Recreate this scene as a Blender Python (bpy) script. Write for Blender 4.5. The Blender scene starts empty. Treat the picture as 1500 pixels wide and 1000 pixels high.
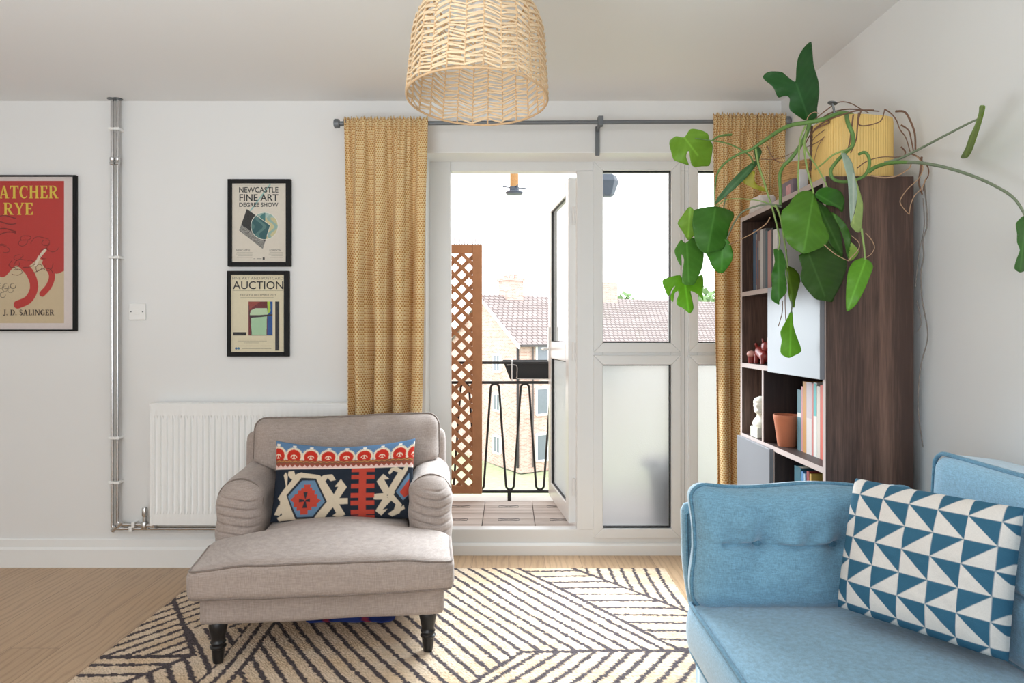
import bpy, bmesh, math, random
import numpy as np
from mathutils import Vector, Matrix, noise
from mathutils.geometry import delaunay_2d_cdt

# ------------------------------------------------------------------ camera, world, lights, exposure
SC = bpy.context.scene
COL = SC.collection
random.seed(7)
F = 1000.0            # focal length in pixels of the 1500 x 1000 frame
VX, VY = 745.0, 488.0  # vanishing point of the depth lines
EYE = 1.2

cam_d = bpy.data.cameras.new('camera')
cam_d.sensor_width = 36.0
cam_d.lens = 24.0
cam_d.shift_x = (750.0 - VX) / 1500.0
cam_d.shift_y = -(500.0 - VY) / 1500.0
cam_d.clip_start = 0.05
cam_d.clip_end = 300
cam = bpy.data.objects.new('camera', cam_d)
cam.location = (0, 0, EYE)
cam.rotation_euler = (math.radians(90), 0, 0)
COL.objects.link(cam)
SC.camera = cam

SC.view_settings.view_transform = 'Standard'
SC.view_settings.look = 'None'
SC.view_settings.gamma = 1.0
SC.view_settings.use_curve_mapping = False
SC.view_settings.exposure = -0.08
SC.cycles.use_denoising = True
SC.cycles.max_bounces = 10
SC.cycles.diffuse_bounces = 6
SC.cycles.transparent_max_bounces = 24
SC.cycles.caustics_refractive = False
SC.cycles.caustics_reflective = False

world = bpy.data.worlds.new('overcast_sky')
SC.world = world
world.use_nodes = True
world.node_tree.nodes['Background'].inputs[0].default_value = (0.96, 0.98, 1.0, 1)
world.node_tree.nodes['Background'].inputs[1].default_value = 3.25


def area_light(name, loc, rot, sx, sy, power, color=(1, 1, 1)):
    d = bpy.data.lights.new(name, 'AREA')
    d.shape = 'RECTANGLE'
    d.size = sx
    d.size_y = sy
    d.energy = power
    d.color = color
    o = bpy.data.objects.new(name, d)
    o.location = loc
    o.rotation_euler = rot
    COL.objects.link(o)
    return o


# daylight of the large window in the wall behind the camera
area_light('rear_window_daylight', (-0.6, -2.3, 1.45), (math.radians(90), 0, 0), 3.6, 1.7, 21, (0.87, 0.95, 1.0))
# daylight entering by the balcony door and windows
area_light('balcony_daylight', (0.34, 3.44, 1.1), (math.radians(-48), 0, 0), 1.1, 0.7, 38, (0.82, 0.925, 1.0)).data.spread = math.radians(120)
# added fill light, unseen left of the camera, aimed up to brighten the ceiling
area_light('ceiling_fill', (-1.0, 0.3, 0.9), (math.radians(180), 0, 0), 1.0, 1.0, 52, (0.82, 0.93, 1.0))

# ------------------------------------------------------------------ small helpers


def P(px, py, Y):
    """the point at depth Y that the photograph shows at pixel (px, py)"""
    return Vector(((px - VX) / F * Y, Y, EYE - (py - VY) / F * Y))


def lin(c):
    c = c / 255.0
    return c / 12.92 if c <= 0.04045 else ((c + 0.055) / 1.055) ** 2.4


def C(r, g, b):
    return (lin(r), lin(g), lin(b))


def R(d):
    return math.radians(d)


class NT:
    """tiny node-graph builder"""

    def __init__(self, name):
        self.m = bpy.data.materials.new(name)
        self.m.use_nodes = True
        self.t = self.m.node_tree
        self.bsdf = self.t.nodes['Principled BSDF']
        self.out = self.t.nodes['Material Output']

    def n(self, kind, **kw):
        nd = self.t.nodes.new(kind)
        for k, v in kw.items():
            setattr(nd, k, v)
        return nd

    def link(self, a, b):
        self.t.links.new(a, b)

    def set(self, sock, v):
        if isinstance(v, bpy.types.NodeSocket):
            self.t.links.new(v, sock)
        elif isinstance(v, tuple) and len(v) == 3 and sock.type == 'RGBA':
            sock.default_value = (*v, 1)
        else:
            sock.default_value = v

    def math(self, op, a, b=None):
        nd = self.n('ShaderNodeMath', operation=op)
        self.set(nd.inputs[0], a)
        if b is not None:
            self.set(nd.inputs[1], b)
        return nd.outputs[0]

    def mix(self, fac, a, b, blend='MIX'):
        nd = self.n('ShaderNodeMix', data_type='RGBA', blend_type=blend)
        self.set(nd.inputs['Factor'], fac)
        self.set(nd.inputs[6], a)
        self.set(nd.inputs[7], b)
        return nd.outputs[2]

    def coords(self, which='Object', scale=(1, 1, 1), rot=(0, 0, 0)):
        tc = self.n('ShaderNodeTexCoord')
        mp = self.n('ShaderNodeMapping')
        mp.inputs['Scale'].default_value = scale
        mp.inputs['Rotation'].default_value = rot
        self.link(tc.outputs[which], mp.inputs[0])
        return mp.outputs[0]

    def noise(self, vec, scale, detail=3, rough=0.55):
        nd = self.n('ShaderNodeTexNoise')
        nd.inputs['Scale'].default_value = scale
        nd.inputs['Detail'].default_value = detail
        nd.inputs['Roughness'].default_value = rough
        self.link(vec, nd.inputs['Vector'])
        return nd.outputs[0]

    def ramp(self, fac, stops):
        nd = self.n('ShaderNodeValToRGB')
        e = nd.color_ramp.elements
        while len(e) > 1:
            e.remove(e[-1])
        e[0].position = stops[0][0]
        e[0].color = (*stops[0][1], 1)
        for p, c in stops[1:]:
            x = e.new(p)
            x.color = (*c, 1)
        self.link(fac, nd.inputs[0])
        return nd.outputs[0]

    def bump(self, h, strength, dist=0.002):
        nd = self.n('ShaderNodeBump')
        nd.inputs['Strength'].default_value = strength
        nd.inputs['Distance'].default_value = dist
        self.link(h, nd.inputs['Height'])
        self.link(nd.outputs[0], self.bsdf.inputs['Normal'])

    def fin(self, color=None, rough=0.5, metal=0.0, spec=0.5, **kw):
        if color is not None:
            self.set(self.bsdf.inputs['Base Color'], color)
        self.set(self.bsdf.inputs['Roughness'], rough)
        self.set(self.bsdf.inputs['Metallic'], metal)
        self.set(self.bsdf.inputs['Specular IOR Level'], spec)
        for k, v in kw.items():
            self.set(self.bsdf.inputs[k.replace('_', ' ')], v)
        return self.m


def dk(c, k):
    return tuple(max(0.0, x * k) for x in c)


def plain(name, c, rough=0.5, metal=0.0, var=0.08, vs=6.0, bump=0.0, bs=200.0, spec=0.5, **kw):
    t = NT(name)
    v = t.coords()
    col = t.mix(t.noise(v, vs), dk(c, 1 - var), dk(c, 1 + var))
    if bump:
        t.bump(t.noise(v, bs, 2), bump, 0.001)
    return t.fin(col, rough, metal, spec, **kw)


def fabric(name, c, scale=900.0, var=0.16, bump=0.25, mottled=0.05, rough=0.92, sheen=0.2):
    t = NT(name)
    v = t.coords()
    a = t.noise(t.coords(scale=(1, 1, 0.12)), scale * 0.45, 2)
    b = t.noise(t.coords(scale=(0.12, 0.12, 1)), scale * 0.45, 2)
    w = t.math('MULTIPLY', t.math('ADD', a, b), 0.5)
    col = t.ramp(w, [(0.36, dk(c, 1 - var * 1.6)), (0.5, c), (0.64, dk(c, 1 + var * 1.6))])
    m = t.mix(t.noise(v, 14, 3), dk((1, 1, 1), 1 - mottled * 2), (1, 1, 1))
    col = t.mix(1.0, col, m, 'MULTIPLY')
    t.bump(w, bump, 0.002)
    return t.fin(col, rough, 0, 0.2, Sheen_Weight=sheen)


def attr_mat(name, rough=0.8, bump=0.0, bs=300.0, spec=0.3, var=0.0, vs=200.0):
    t = NT(name)
    a = t.n('ShaderNodeAttribute', attribute_name='Col')
    col = a.outputs['Color']
    v = t.coords()
    if var:
        m = t.mix(t.noise(v, vs, 2), dk((1, 1, 1), 1 - var), dk((1, 1, 1), 1 + var))
        col = t.mix(1.0, col, m, 'MULTIPLY')
    if bump:
        t.bump(t.noise(v, bs, 2), bump, 0.002)
    return t.fin(col, rough, 0, spec)


class MB:
    """collects geometry for ONE mesh object"""

    def __init__(self):
        self.v = []
        self.f = []
        self.c = []       # optional per-vertex colours
        self.uv = None

    def add(self, vs, fs, c=None):
        o = len(self.v)
        self.v += [tuple(x) for x in vs]
        self.f += [tuple(i + o for i in q) for q in fs]
        if c is not None:
            if len(c) == 3 and not hasattr(c[0], '__len__'):
                c = [c] * len(vs)
            self.c += [tuple(x) for x in c]
        return self

    def box(self, lo, hi, M=None, c=None):
        x0, y0, z0 = lo
        x1, y1, z1 = hi
        vs = [(x0, y0, z0), (x1, y0, z0), (x1, y1, z0), (x0, y1, z0), (x0, y0, z1), (x1, y0, z1), (x1, y1, z1), (x0, y1, z1)]
        if M:
            vs = [M @ Vector(p) for p in vs]
        return self.add(vs, [(0, 3, 2, 1), (4, 5, 6, 7), (0, 1, 5, 4), (1, 2, 6, 5), (2, 3, 7, 6), (3, 0, 4, 7)], c)

    def bar(self, a, b, w, h, up=Vector((0, 0, 1)), c=None):
        """rectangular bar from a to b; w across, h along 'up'"""
        a, b = Vector(a), Vector(b)
        d = (b - a).normalized()
        s = d.cross(up)
        if s.length < 1e-5:
            s = d.cross(Vector((1, 0, 0)))
        s.normalize()
        u = s.cross(d).normalized()
        vs = []
        for p in (a, b):
            for i, j in ((-1, -1), (1, -1), (1, 1), (-1, 1)):
                vs.append(p + s * (w / 2 * i) + u * (h / 2 * j))
        return self.add(vs, [(0, 1, 2, 3), (7, 6, 5, 4), (0, 4, 5, 1), (1, 5, 6, 2), (2, 6, 7, 3), (3, 7, 4, 0)], c)

    def tube(self, pts, r, n=8, closed=False, c=None):
        pts = [Vector(p) for p in pts]
        N = len(pts)
        rs = r if hasattr(r, '__len__') else [r] * N
        vs = []
        prev = None
        for i, p in enumerate(pts):
            if closed:
                t = pts[(i + 1) % N] - pts[i - 1]
            else:
                t = pts[min(i + 1, N - 1)] - pts[max(i - 1, 0)]
            if t.length < 1e-9:
                t = Vector((0, 0, 1))
            t.normalize()
            if prev is None:
                a = Vector((0, 0, 1)) if abs(t.z) < 0.9 else Vector((1, 0, 0))
                u = t.cross(a).normalized()
            else:
                u = prev - t * prev.dot(t)
                if u.length < 1e-6:
                    u = t.orthogonal()
                u.normalize()
            prev = u
            w = t.cross(u)
            for k in range(n):
                an = 2 * math.pi * k / n
                vs.append(p + (u * math.cos(an) + w * math.sin(an)) * rs[i])
        fs = []
        for i in range(N if closed else N - 1):
            j = (i + 1) % N
            for k in range(n):
                l = (k + 1) % n
                fs.append((i * n + k, i * n + l, j * n + l, j * n + k))
        if not closed:
            fs.append(tuple(reversed(range(n))))
            fs.append(tuple((N - 1) * n + k for k in range(n)))
        return self.add(vs, fs, c)

    def lathe(self, prof, n=24, at=(0, 0, 0), M=None, c=None, cap=True):
        vs = []
        for r, z in prof:
            for k in range(n):
                a = 2 * math.pi * k / n
                p = Vector((r * math.cos(a), r * math.sin(a), z))
                if M:
                    p = M @ p
                vs.append(p + Vector(at))
        fs = []
        for i in range(len(prof) - 1):
            for k in range(n):
                l = (k + 1) % n
                fs.append((i * n + k, i * n + l, (i + 1) * n + l, (i + 1) * n + k))
        if cap:
            fs.append(tuple(reversed(range(n))))
            fs.append(tuple((len(prof) - 1) * n + k for k in range(n)))
        return self.add(vs, fs, c)

    def prism(self, poly, axis, a0, a1, c=None):
        """polygon of 2-D points extruded along axis ('x','y','z')"""
        def p3(p, a):
            return {'x': (a, p[0], p[1]), 'y': (p[0], a, p[1]), 'z': (p[0], p[1], a)}[axis]
        n = len(poly)
        vs = [p3(p, a0) for p in poly] + [p3(p, a1) for p in poly]
        fs = [tuple(range(n)), tuple(reversed(range(n, 2 * n)))]
        for i in range(n):
            j = (i + 1) % n
            fs.append((i, n + i, n + j, j))
        return self.add(vs, fs, c)

    def rbox(self, h, r, n=(14, 14, 14), fn=None, c=None):
        """rounded box with half sizes h, corner radius r; fn(p) -> p deforms"""
        hx, hy, hz = h
        vid = {}
        vs = []

        def pt(i, j, k):
            key = (i, j, k)
            if key in vid:
                return vid[key]
            q = []
            for a, N, H in ((i, n[0], hx), (j, n[1], hy), (k, n[2], hz)):
                t = a / N * 2 - 1
                q.append(t * H)
            rr = min(r, hx, hy, hz)
            inn = Vector([max(-H + rr, min(H - rr, x)) for x, H in zip(q, h)])
            d = Vector(q) - inn
            if d.length > 1e-9:
                # move edge samples onto the rounded surface
                p = inn + d.normalized() * rr
            else:
                p = Vector(q)
            if fn:
                p = Vector(fn(p))
            vid[key] = len(vs)
            vs.append(p)
            return vid[key]
        fs = []
        for (A, B, Cc) in ((0, 1, 2), (1, 2, 0), (2, 0, 1)):
            for side in (0, n[Cc]):
                for a in range(n[A]):
                    for b in range(n[B]):
                        q = []
                        for da, db in ((0, 0), (1, 0), (1, 1), (0, 1)):
                            idx = [0, 0, 0]
                            idx[A] = a + da
                            idx[B] = b + db
                            idx[Cc] = side
                            q.append(pt(*idx))
                        fs.append(tuple(q) if side else tuple(reversed(q)))
        return self.add(vs, fs, c)

    def build(self, name, m, parent=None, local=False, smooth=None, bevel=0, kind=None, solid=0, label=None, segs=2, recalc=False):
        off = Vector((0, 0, 0))
        if parent is not None and not local:
            q = parent
            while q is not None:
                off += q.location
                q = q.parent
        elif parent is None and kind != 'structure':
            a = np.array(self.v)
            off = Vector(((a[:, 0].min() + a[:, 0].max()) / 2, (a[:, 1].min() + a[:, 1].max()) / 2, a[:, 2].min()))
        me = bpy.data.meshes.new(name)
        me.from_pydata([(x - off.x, y - off.y, z - off.z) for x, y, z in self.v], [], self.f)
        if self.c:
            at = me.attributes.new('Col', 'FLOAT_COLOR', 'POINT')
            arr = np.ones((len(self.v), 4), dtype=np.float32)
            arr[:, :3] = np.array(self.c, dtype=np.float32)
            at.data.foreach_set('color', arr.ravel())
        if self.uv is not None:
            ul = me.uv_layers.new(name='UVMap')
            li = np.zeros(len(me.loops), dtype=np.int32)
            me.loops.foreach_get('vertex_index', li)
            ul.data.foreach_set('uv', np.array(self.uv, dtype=np.float32)[li].ravel())
        me.materials.append(m)
        if recalc:
            bm = bmesh.new()
            bm.from_mesh(me)
            bmesh.ops.recalc_face_normals(bm, faces=bm.faces)
            bm.to_mesh(me)
            bm.free()
        me.update()
        o = bpy.data.objects.new(name, me)
        COL.objects.link(o)
        if parent is not None:
            o.parent = parent
        elif kind != 'structure':
            o.location = off
        if smooth:
            me.shade_smooth()
            if smooth < 179:
                me.set_sharp_from_angle(angle=R(smooth))
        if bevel:
            b = o.modifiers.new('bevel', 'BEVEL')
            b.width = bevel
            b.segments = segs
            b.limit_method = 'ANGLE'
            b.angle_limit = R(40)
            b.harden_normals = False
        if solid:
            s = o.modifiers.new('solid', 'SOLIDIFY')
            s.thickness = solid
            s.offset = 0
        if kind:
            o['kind'] = kind
        if label:
            o['label'] = label
        return o


def tag(o, label, cat, group=None, kind=None):
    o['label'] = label
    o['category'] = cat
    if group:
        o['group'] = group
    if kind:
        o['kind'] = kind
    return o


def thing(name, label, cat, loc=(0, 0, 0), rz=0.0, group=None):
    o = bpy.data.objects.new(name, None)
    o.empty_display_size = 0.1
    o.location = loc
    o.rotation_euler = (0, 0, rz)
    COL.objects.link(o)
    return tag(o, label, cat, group)


def dup(root, loc, rz=None, label=None):
    r = root.copy()
    COL.objects.link(r)
    r.location = loc
    if rz is not None:
        r.rotation_euler = (0, 0, rz)
    if label:
        r['label'] = label
    for ch in list(root.children):
        c = ch.copy()
        COL.objects.link(c)
        c.parent = r
        for g in list(ch.children):
            d = g.copy()
            COL.objects.link(d)
            d.parent = c
    return r


def smoothpath(pts, k=6):
    """Catmull-Rom through the points"""
    pts = [Vector(p) for p in pts]
    out = []
    n = len(pts)
    for i in range(n - 1):
        p0 = pts[max(i - 1, 0)]
        p1, p2 = pts[i], pts[i + 1]
        p3 = pts[min(i + 2, n - 1)]
        for j in range(k):
            t = j / k
            out.append(0.5 * ((2 * p1) + (p2 - p0) * t + (2 * p0 - 5 * p1 + 4 * p2 - p3) * t * t + (3 * p1 - p0 - 3 * p2 + p3) * t ** 3))
    out.append(pts[-1])
    return out


def fbm(p, s=1.0):
    return noise.fractal(Vector(p) * s, 0.8, 2.0, 3)


class Canvas:
    """a printed or woven pattern: a colour grid that becomes the vertex colours of a fine mesh"""

    def __init__(self, x0, y0, x1, y1, nx, ny, base):
        self.x = np.linspace(x0, x1, nx)
        self.y = np.linspace(y0, y1, ny)
        self.X, self.Y = np.meshgrid(self.x, self.y)
        self.nx, self.ny = nx, ny
        self.a = np.zeros((ny, nx, 3))
        self.a[:] = base

    def poly(self, pts, c):
        full = np.zeros(self.X.shape, bool)
        px_, py_ = [p[0] for p in pts], [p[1] for p in pts]
        i0, i1 = np.searchsorted(self.x, min(px_)), np.searchsorted(self.x, max(px_)) + 1
        j0, j1 = np.searchsorted(self.y, min(py_)), np.searchsorted(self.y, max(py_)) + 1
        X, Y = self.X[j0:j1, i0:i1], self.Y[j0:j1, i0:i1]
        inside = np.zeros(X.shape, bool)
        n = len(pts)
        for i in range(n):
            xa, ya = pts[i]
            xb, yb = pts[(i + 1) % n]
            if ya == yb:
                continue
            cond = ((ya > Y) != (yb > Y))
            xi = (xb - xa) * (Y - ya) / (yb - ya) + xa
            inside ^= cond & (X < xi)
        full[j0:j1, i0:i1] = inside
        self.a[full] = c
        return full

    def down(self, k):
        """average k x k blocks, for smooth pattern edges"""
        ny, nx = self.ny // k, self.nx // k
        q = Canvas(self.x[0], self.y[0], self.x[-1], self.y[-1], nx, ny, (0, 0, 0))
        q.a = self.a[:ny * k, :nx * k].reshape(ny, k, nx, k, 3).mean((1, 3))
        return q

    def rect(self, xa, ya, xb, yb, c):
        self.a[(self.X >= xa) & (self.X <= xb) & (self.Y >= ya) & (self.Y <= yb)] = c

    def disc(self, cx, cy, r, c, ry=None):
        k = ((self.X - cx) / r) ** 2 + ((self.Y - cy) / (ry or r)) ** 2 <= 1
        self.a[k] = c
        return k

    def line(self, pts, w, c):
        for (xa, ya), (xb, yb) in zip(pts[:-1], pts[1:]):
            dx, dy = xb - xa, yb - ya
            L = dx * dx + dy * dy
            if L == 0:
                continue
            t = np.clip(((self.X - xa) * dx + (self.Y - ya) * dy) / L, 0, 1)
            d = np.hypot(self.X - xa - t * dx, self.Y - ya - t * dy)
            self.a[d < w / 2] = c

    def mesh(self, mb, fn):
        """fn(x, y) -> 3-D point, for every grid sample"""
        vs = [fn(self.X[j, i], self.Y[j, i]) for j in range(self.ny) for i in range(self.nx)]
        nx = self.nx
        fs = [(j * nx + i, (j + 1) * nx + i, (j + 1) * nx + i + 1, j * nx + i + 1) for j in range(self.ny - 1) for i in range(nx - 1)]
        mb.add(vs, fs, [tuple(c) for c in self.a.reshape(-1, 3)])
        return mb


def text_into(mb, s, x0, x1, z0, z1, Y, offset=0.0, depth=0.0006):
    """writes the string into the box x0..x1, z0..z1 of the plane at depth Y (facing -Y)"""
    cu = bpy.data.curves.new('txt', 'FONT')
    cu.body = s
    cu.offset = offset
    cu.fill_mode = 'FRONT'
    cu.resolution_u = 4
    ob = bpy.data.objects.new('txt', cu)
    COL.objects.link(ob)
    dg = bpy.context.evaluated_depsgraph_get()
    me = bpy.data.meshes.new_from_object(ob.evaluated_get(dg))
    vs = [v.co.copy() for v in me.vertices]
    fs = [tuple(p.vertices) for p in me.polygons]
    bpy.data.objects.remove(ob)
    bpy.data.curves.remove(cu)
    bpy.data.meshes.remove(me)
    if not vs:
        return
    ax, bx = min(v.x for v in vs), max(v.x for v in vs)
    ay, by = min(v.y for v in vs), max(v.y for v in vs)
    mb.add([(x0 + (v.x - ax) / (bx - ax) * (x1 - x0), Y - depth, z0 + (v.y - ay) / (by - ay) * (z1 - z0)) for v in vs], fs)


# serif capitals, drawn as polygons in a box one unit high
def _arc(cx, cy, rx, ry, a0, a1, n=16):
    return [(cx + rx * math.cos(R(a0 + (a1 - a0) * i / n)), cy + ry * math.sin(R(a0 + (a1 - a0) * i / n))) for i in range(n + 1)]


def _rc(x0, x1, y0, y1):
    return [(x0, y0), (x1, y0), (x1, y1), (x0, y1)]


def _ring(out, inn):
    return [[out[i], out[i + 1], inn[i + 1], inn[i]] for i in range(len(out) - 1)]


def _ser(x, w=0.36, y=0):
    return _rc(x - w / 2, x + w / 2, y, y + 0.055)


SERIF = {
    'A': (0.92, [[(0.08, 0), (0.19, 0), (0.46, 1), (0.36, 1)], [(0.34, 1), (0.54, 1), (0.84, 0), (0.62, 0)], [(0.22, .27), (0.68, .27), (0.65, .36), (.25, .36)], _ser(.13, .3), _ser(.73, .38)]),
    'T': (0.8, [_rc(.29, .51, 0, .95), _rc(0, .8, .9, 1), [(0, .7), (.05, .7), (.12, .9), (0, .9)], [(.8, .7), (.8, .9), (.68, .9), (.75, .7)], _ser(.4)]),
    'C': (0.82, _ring(_arc(.44, .5, .42, .51, 45, 315), _arc(.5, .5, .27, .41, 45, 315)) + [[(.72, .64), (.77, .64), (.77, .98), (.66, .86)]]),
    'H': (0.95, [_rc(.1, .31, 0, 1), _rc(.64, .85, 0, 1), _rc(.3, .65, .47, .56), _ser(.2), _ser(.75), _ser(.2, .36, .945), _ser(.75, .36, .945)]),
    'E': (0.74, [_rc(.1, .31, 0, 1), _rc(.02, .68, .92, 1), _rc(.02, .7, 0, .08), _rc(.3, .55, .47, .55), [(.62, .72), (.68, .72), (.68, .93), (.54, .93)], [(.66, .28), (.72, .28), (.7, .07), (.55, .07)], _rc(.52, .57, .38, .64)]),
    'R': (0.88, [_rc(.1, .31, 0, 1), _ser(.2), _rc(.02, .4, .945, 1), _rc(.3, .42, .46, .53)] + _ring(_arc(.4, .73, .36, .27, -90, 90), _arc(.4, .73, .16, .2, -90, 90)) + [[(.34, .5), (.54, .5), (.88, 0), (.64, 0)], _rc(.62, .92, 0, .05)]),
    'Y': (0.86, [_rc(.34, .55, 0, .5), [(.04, 1), (.26, 1), (.53, .46), (.36, .42)], [(.7, 1), (.8, 1), (.53, .42), (.46, .46)], _ser(.445), _ser(.14, .32, .945), _ser(.75, .28, .945)]),
    'J': (0.5, [_rc(.22, .42, .1, 1), _ser(.32, .36, .945)] + _ring(_arc(.2, .1, .22, .24, 180, 360), _arc(.2, .1, .03, .16, 180, 360))),
    'D': (0.92, [_rc(.1, .31, 0, 1), _rc(.02, .42, .93, 1), _rc(.02, .42, 0, .07)] + _ring(_arc(.4, .5, .48, .5, -90, 90), _arc(.4, .5, .26, .42, -90, 90))),
    'S': (0.66, _ring(_arc(.33, .74, .28, .27, 25, 270), _arc(.36, .74, .13, .17, 25, 270)) + _ring(_arc(.32, .26, .3, .27, 90, -155), _arc(.29, .26, .13, .17, 90, -155)) + [[(.24, .57), (.4, .57), (.52, .4), (.3, .44)]]),
    'L': (0.72, [_rc(.1, .31, 0, 1), _rc(.02, .68, 0, .08), [(.64, .3), (.7, .3), (.68, .07), (.52, .07)], _ser(.2, .36, .945)]),
    'I': (0.42, [_rc(.1, .31, 0, 1), _ser(.205), _ser(.205, .36, .945)]),
    'N': (0.98, [_rc(.1, .2, 0, 1), _rc(.78, .88, 0, 1), [(.08, 1), (.3, 1), (.88, 0), (.7, 0)], _ser(.15, .3), _ser(.83, .3, .945)]),
    'G': (0.9, _ring(_arc(.44, .5, .42, .51, 45, 315), _arc(.5, .5, .27, .41, 45, 315)) + [[(.72, .64), (.77, .64), (.77, .98), (.66, .86)], _rc(.62, .82, .04, .42), _ser(.72, .36, .4)]),
    '.': (0.3, [_arc(.14, .09, .1, .09, 0, 360, 10)[:-1]]),
    ' ': (0.35, []),
}


def serif_into(mb, s, x0, x1, z0, z1, Y, depth=0.0006):
    W = sum(SERIF[c][0] + 0.06 for c in s) - 0.06
    k = (x1 - x0) / W
    x = 0.0
    for i, ch in enumerate(s):
        w, polys = SERIF[ch]
        for j, pl in enumerate(polys):
            mb.add([(x0 + (x + p[0]) * k, Y - depth - 0.00002 * j, z0 + p[1] * (z1 - z0)) for p in pl], [tuple(range(len(pl)))])
        x += w + 0.06

# ------------------------------------------------------------------ materials
WALL = plain('white_wall_paint', C(231, 231, 230), 0.85, var=0.012, vs=2.5, bump=0.06, bs=160)
CEIL = plain('white_ceiling_paint', C(236, 236, 236), 0.9, var=0.008, vs=2.0)
TRIM = plain('white_gloss_paint', C(238, 239, 238), 0.38, var=0.01)
UPVC = plain('white_upvc', C(226, 227, 227), 0.3, var=0.008)
GASKET = plain('black_rubber_gasket', C(40, 40, 42), 0.6)
CHROME = plain('bright_steel_pipe', C(205, 205, 205), 0.25, 1.0, var=0.04, vs=12)
WHITE_PLASTIC = plain('white_plastic', C(238, 238, 236), 0.4, var=0.01)
RAD_WHITE = plain('white_radiator_enamel', C(243, 244, 243), 0.35, var=0.008)
GREY_METAL = plain('grey_painted_metal', C(112, 116, 120), 0.45, 0.3, var=0.05)
BLACK_FRAME = plain('black_frame_wood', C(20, 20, 21), 0.6, var=0.15, spec=0.25)
BLACK_IRON = plain('black_painted_iron', C(34, 32, 33), 0.5, var=0.15)
BLACK_WOOD = plain('black_turned_wood', C(26, 25, 26), 0.3, var=0.2)
TRELLIS = plain('brown_stained_timber', C(170, 122, 86), 0.7, var=0.25, vs=14, bump=0.2, bs=80)
TERRACOTTA = plain('terracotta', C(186, 112, 80), 0.85, var=0.1, vs=20, bump=0.2, bs=120)
PLASTER = plain('white_plaster', C(232, 226, 212), 0.7, var=0.04)
INK = plain('black_ink', C(38, 36, 36), 0.8, var=0.02)
GREYINK = plain('grey_ink', C(120, 110, 98), 0.8, var=0.02)
YELLOW_INK = plain('yellow_ink', C(226, 192, 70), 0.8, var=0.06, vs=60)
BROWN_INK = plain('dark_brown_ink', C(58, 40, 34), 0.8, var=0.04)
PRINT = attr_mat('printed_paper', 0.75, var=0.05, vs=60)


def glass_mat(name, tint=(1, 1, 1), rough=0.0):
    t = NT(name)
    tr = t.n('ShaderNodeBsdfTransparent')
    tr.inputs[0].default_value = (*tint, 1)
    gl = t.n('ShaderNodeBsdfGlossy')
    gl.inputs['Roughness'].default_value = rough
    fr = t.n('ShaderNodeFresnel')
    fr.inputs[0].default_value = 1.45
    ge = t.n('ShaderNodeNewGeometry')
    front = t.math('SUBTRACT', 1.0, ge.outputs['Backfacing'])
    fac = t.math('MULTIPLY', fr.outputs[0], front)
    mx = t.n('ShaderNodeMixShader')
    t.link(fac, mx.inputs[0])
    t.link(tr.outputs[0], mx.inputs[1])
    t.link(gl.outputs[0], mx.inputs[2])
    t.link(mx.outputs[0], t.out.inputs['Surface'])
    return t.m


GLASS = glass_mat('clear_glass', (0.985, 0.99, 0.99))


def frosted():
    t = NT('frosted_glass')
    t.bump(t.noise(t.coords(), 190, 3), 0.6, 0.002)
    t.fin((0.93, 0.94, 0.95), 0.5, Transmission_Weight=1.0, IOR=1.25)
    b = t.n('ShaderNodeBsdfTranslucent')
    b.inputs[0].default_value = (0.92, 0.93, 0.94, 1)
    mx = t.n('ShaderNodeMixShader')
    mx.inputs[0].default_value = 0.38
    t.link(t.bsdf.outputs[0], mx.inputs[1])
    t.link(b.outputs[0], mx.inputs[2])
    t.link(mx.outputs[0], t.out.inputs['Surface'])
    return t.m


FROST = frosted()


def oak():
    t = NT('pale_oak_planks')
    v = t.coords()
    br = t.n('ShaderNodeTexBrick')
    mp = t.n('ShaderNodeMapping')
    mp.inputs['Rotation'].default_value = (0, 0, R(90))
    t.link(v, mp.inputs[0])
    t.link(mp.outputs[0], br.inputs['Vector'])
    br.offset = 0.37
    for k, x in (('Scale', 1.0), ('Mortar Size', 0.0014), ('Mortar Smooth', 0.1), ('Brick Width', 1.9), ('Row Height', 0.19), ('Bias', 0.0)):
        br.inputs[k].default_value = x
    br.inputs['Color1'].default_value = (0.0, 0, 0, 1)
    br.inputs['Color2'].default_value = (1, 1, 1, 1)
    br.inputs['Mortar'].default_value = (0.4, 0.4, 0.4, 1)
    # cathedral grain: distorted bands stretched along the plank
    off = t.n('ShaderNodeVectorMath', operation='SCALE')
    off.inputs['Scale'].default_value = 7.0
    t.link(br.outputs['Color'], off.inputs[0])
    ad = t.n('ShaderNodeVectorMath', operation='ADD')
    t.link(t.coords(scale=(1, 0.16, 1)), ad.inputs[0])
    t.link(off.outputs[0], ad.inputs[1])
    w = t.n('ShaderNodeTexWave', wave_type='BANDS', bands_direction='X')
    w.inputs['Scale'].default_value = 9.0
    w.inputs['Distortion'].default_value = 9.0
    w.inputs['Detail'].default_value = 3.0
    w.inputs['Detail Scale'].default_value = 1.6
    t.link(ad.outputs[0], w.inputs['Vector'])
    fine = t.noise(t.coords(scale=(160, 5, 1)), 1.0, 3)
    base = t.mix(br.outputs['Color'], C(178, 146, 112), C(192, 160, 126))
    g = t.ramp(w.outputs['Fac'], [(0.0, (0.74, 0.70, 0.66)), (0.22, (0.95, 0.94, 0.93)), (1.0, (1.03, 1.03, 1.03))])
    col = t.mix(0.75, base, g, 'MULTIPLY')
    f2 = t.ramp(fine, [(0.35, (0.86, 0.85, 0.84)), (0.6, (1.04, 1.04, 1.04))])
    col = t.mix(0.6, col, f2, 'MULTIPLY')
    col = t.mix(t.math('MULTIPLY', br.outputs['Fac'], 0.6), col, C(90, 66, 46))
    return t.fin(col, 0.36, 0, 0.65)


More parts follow.
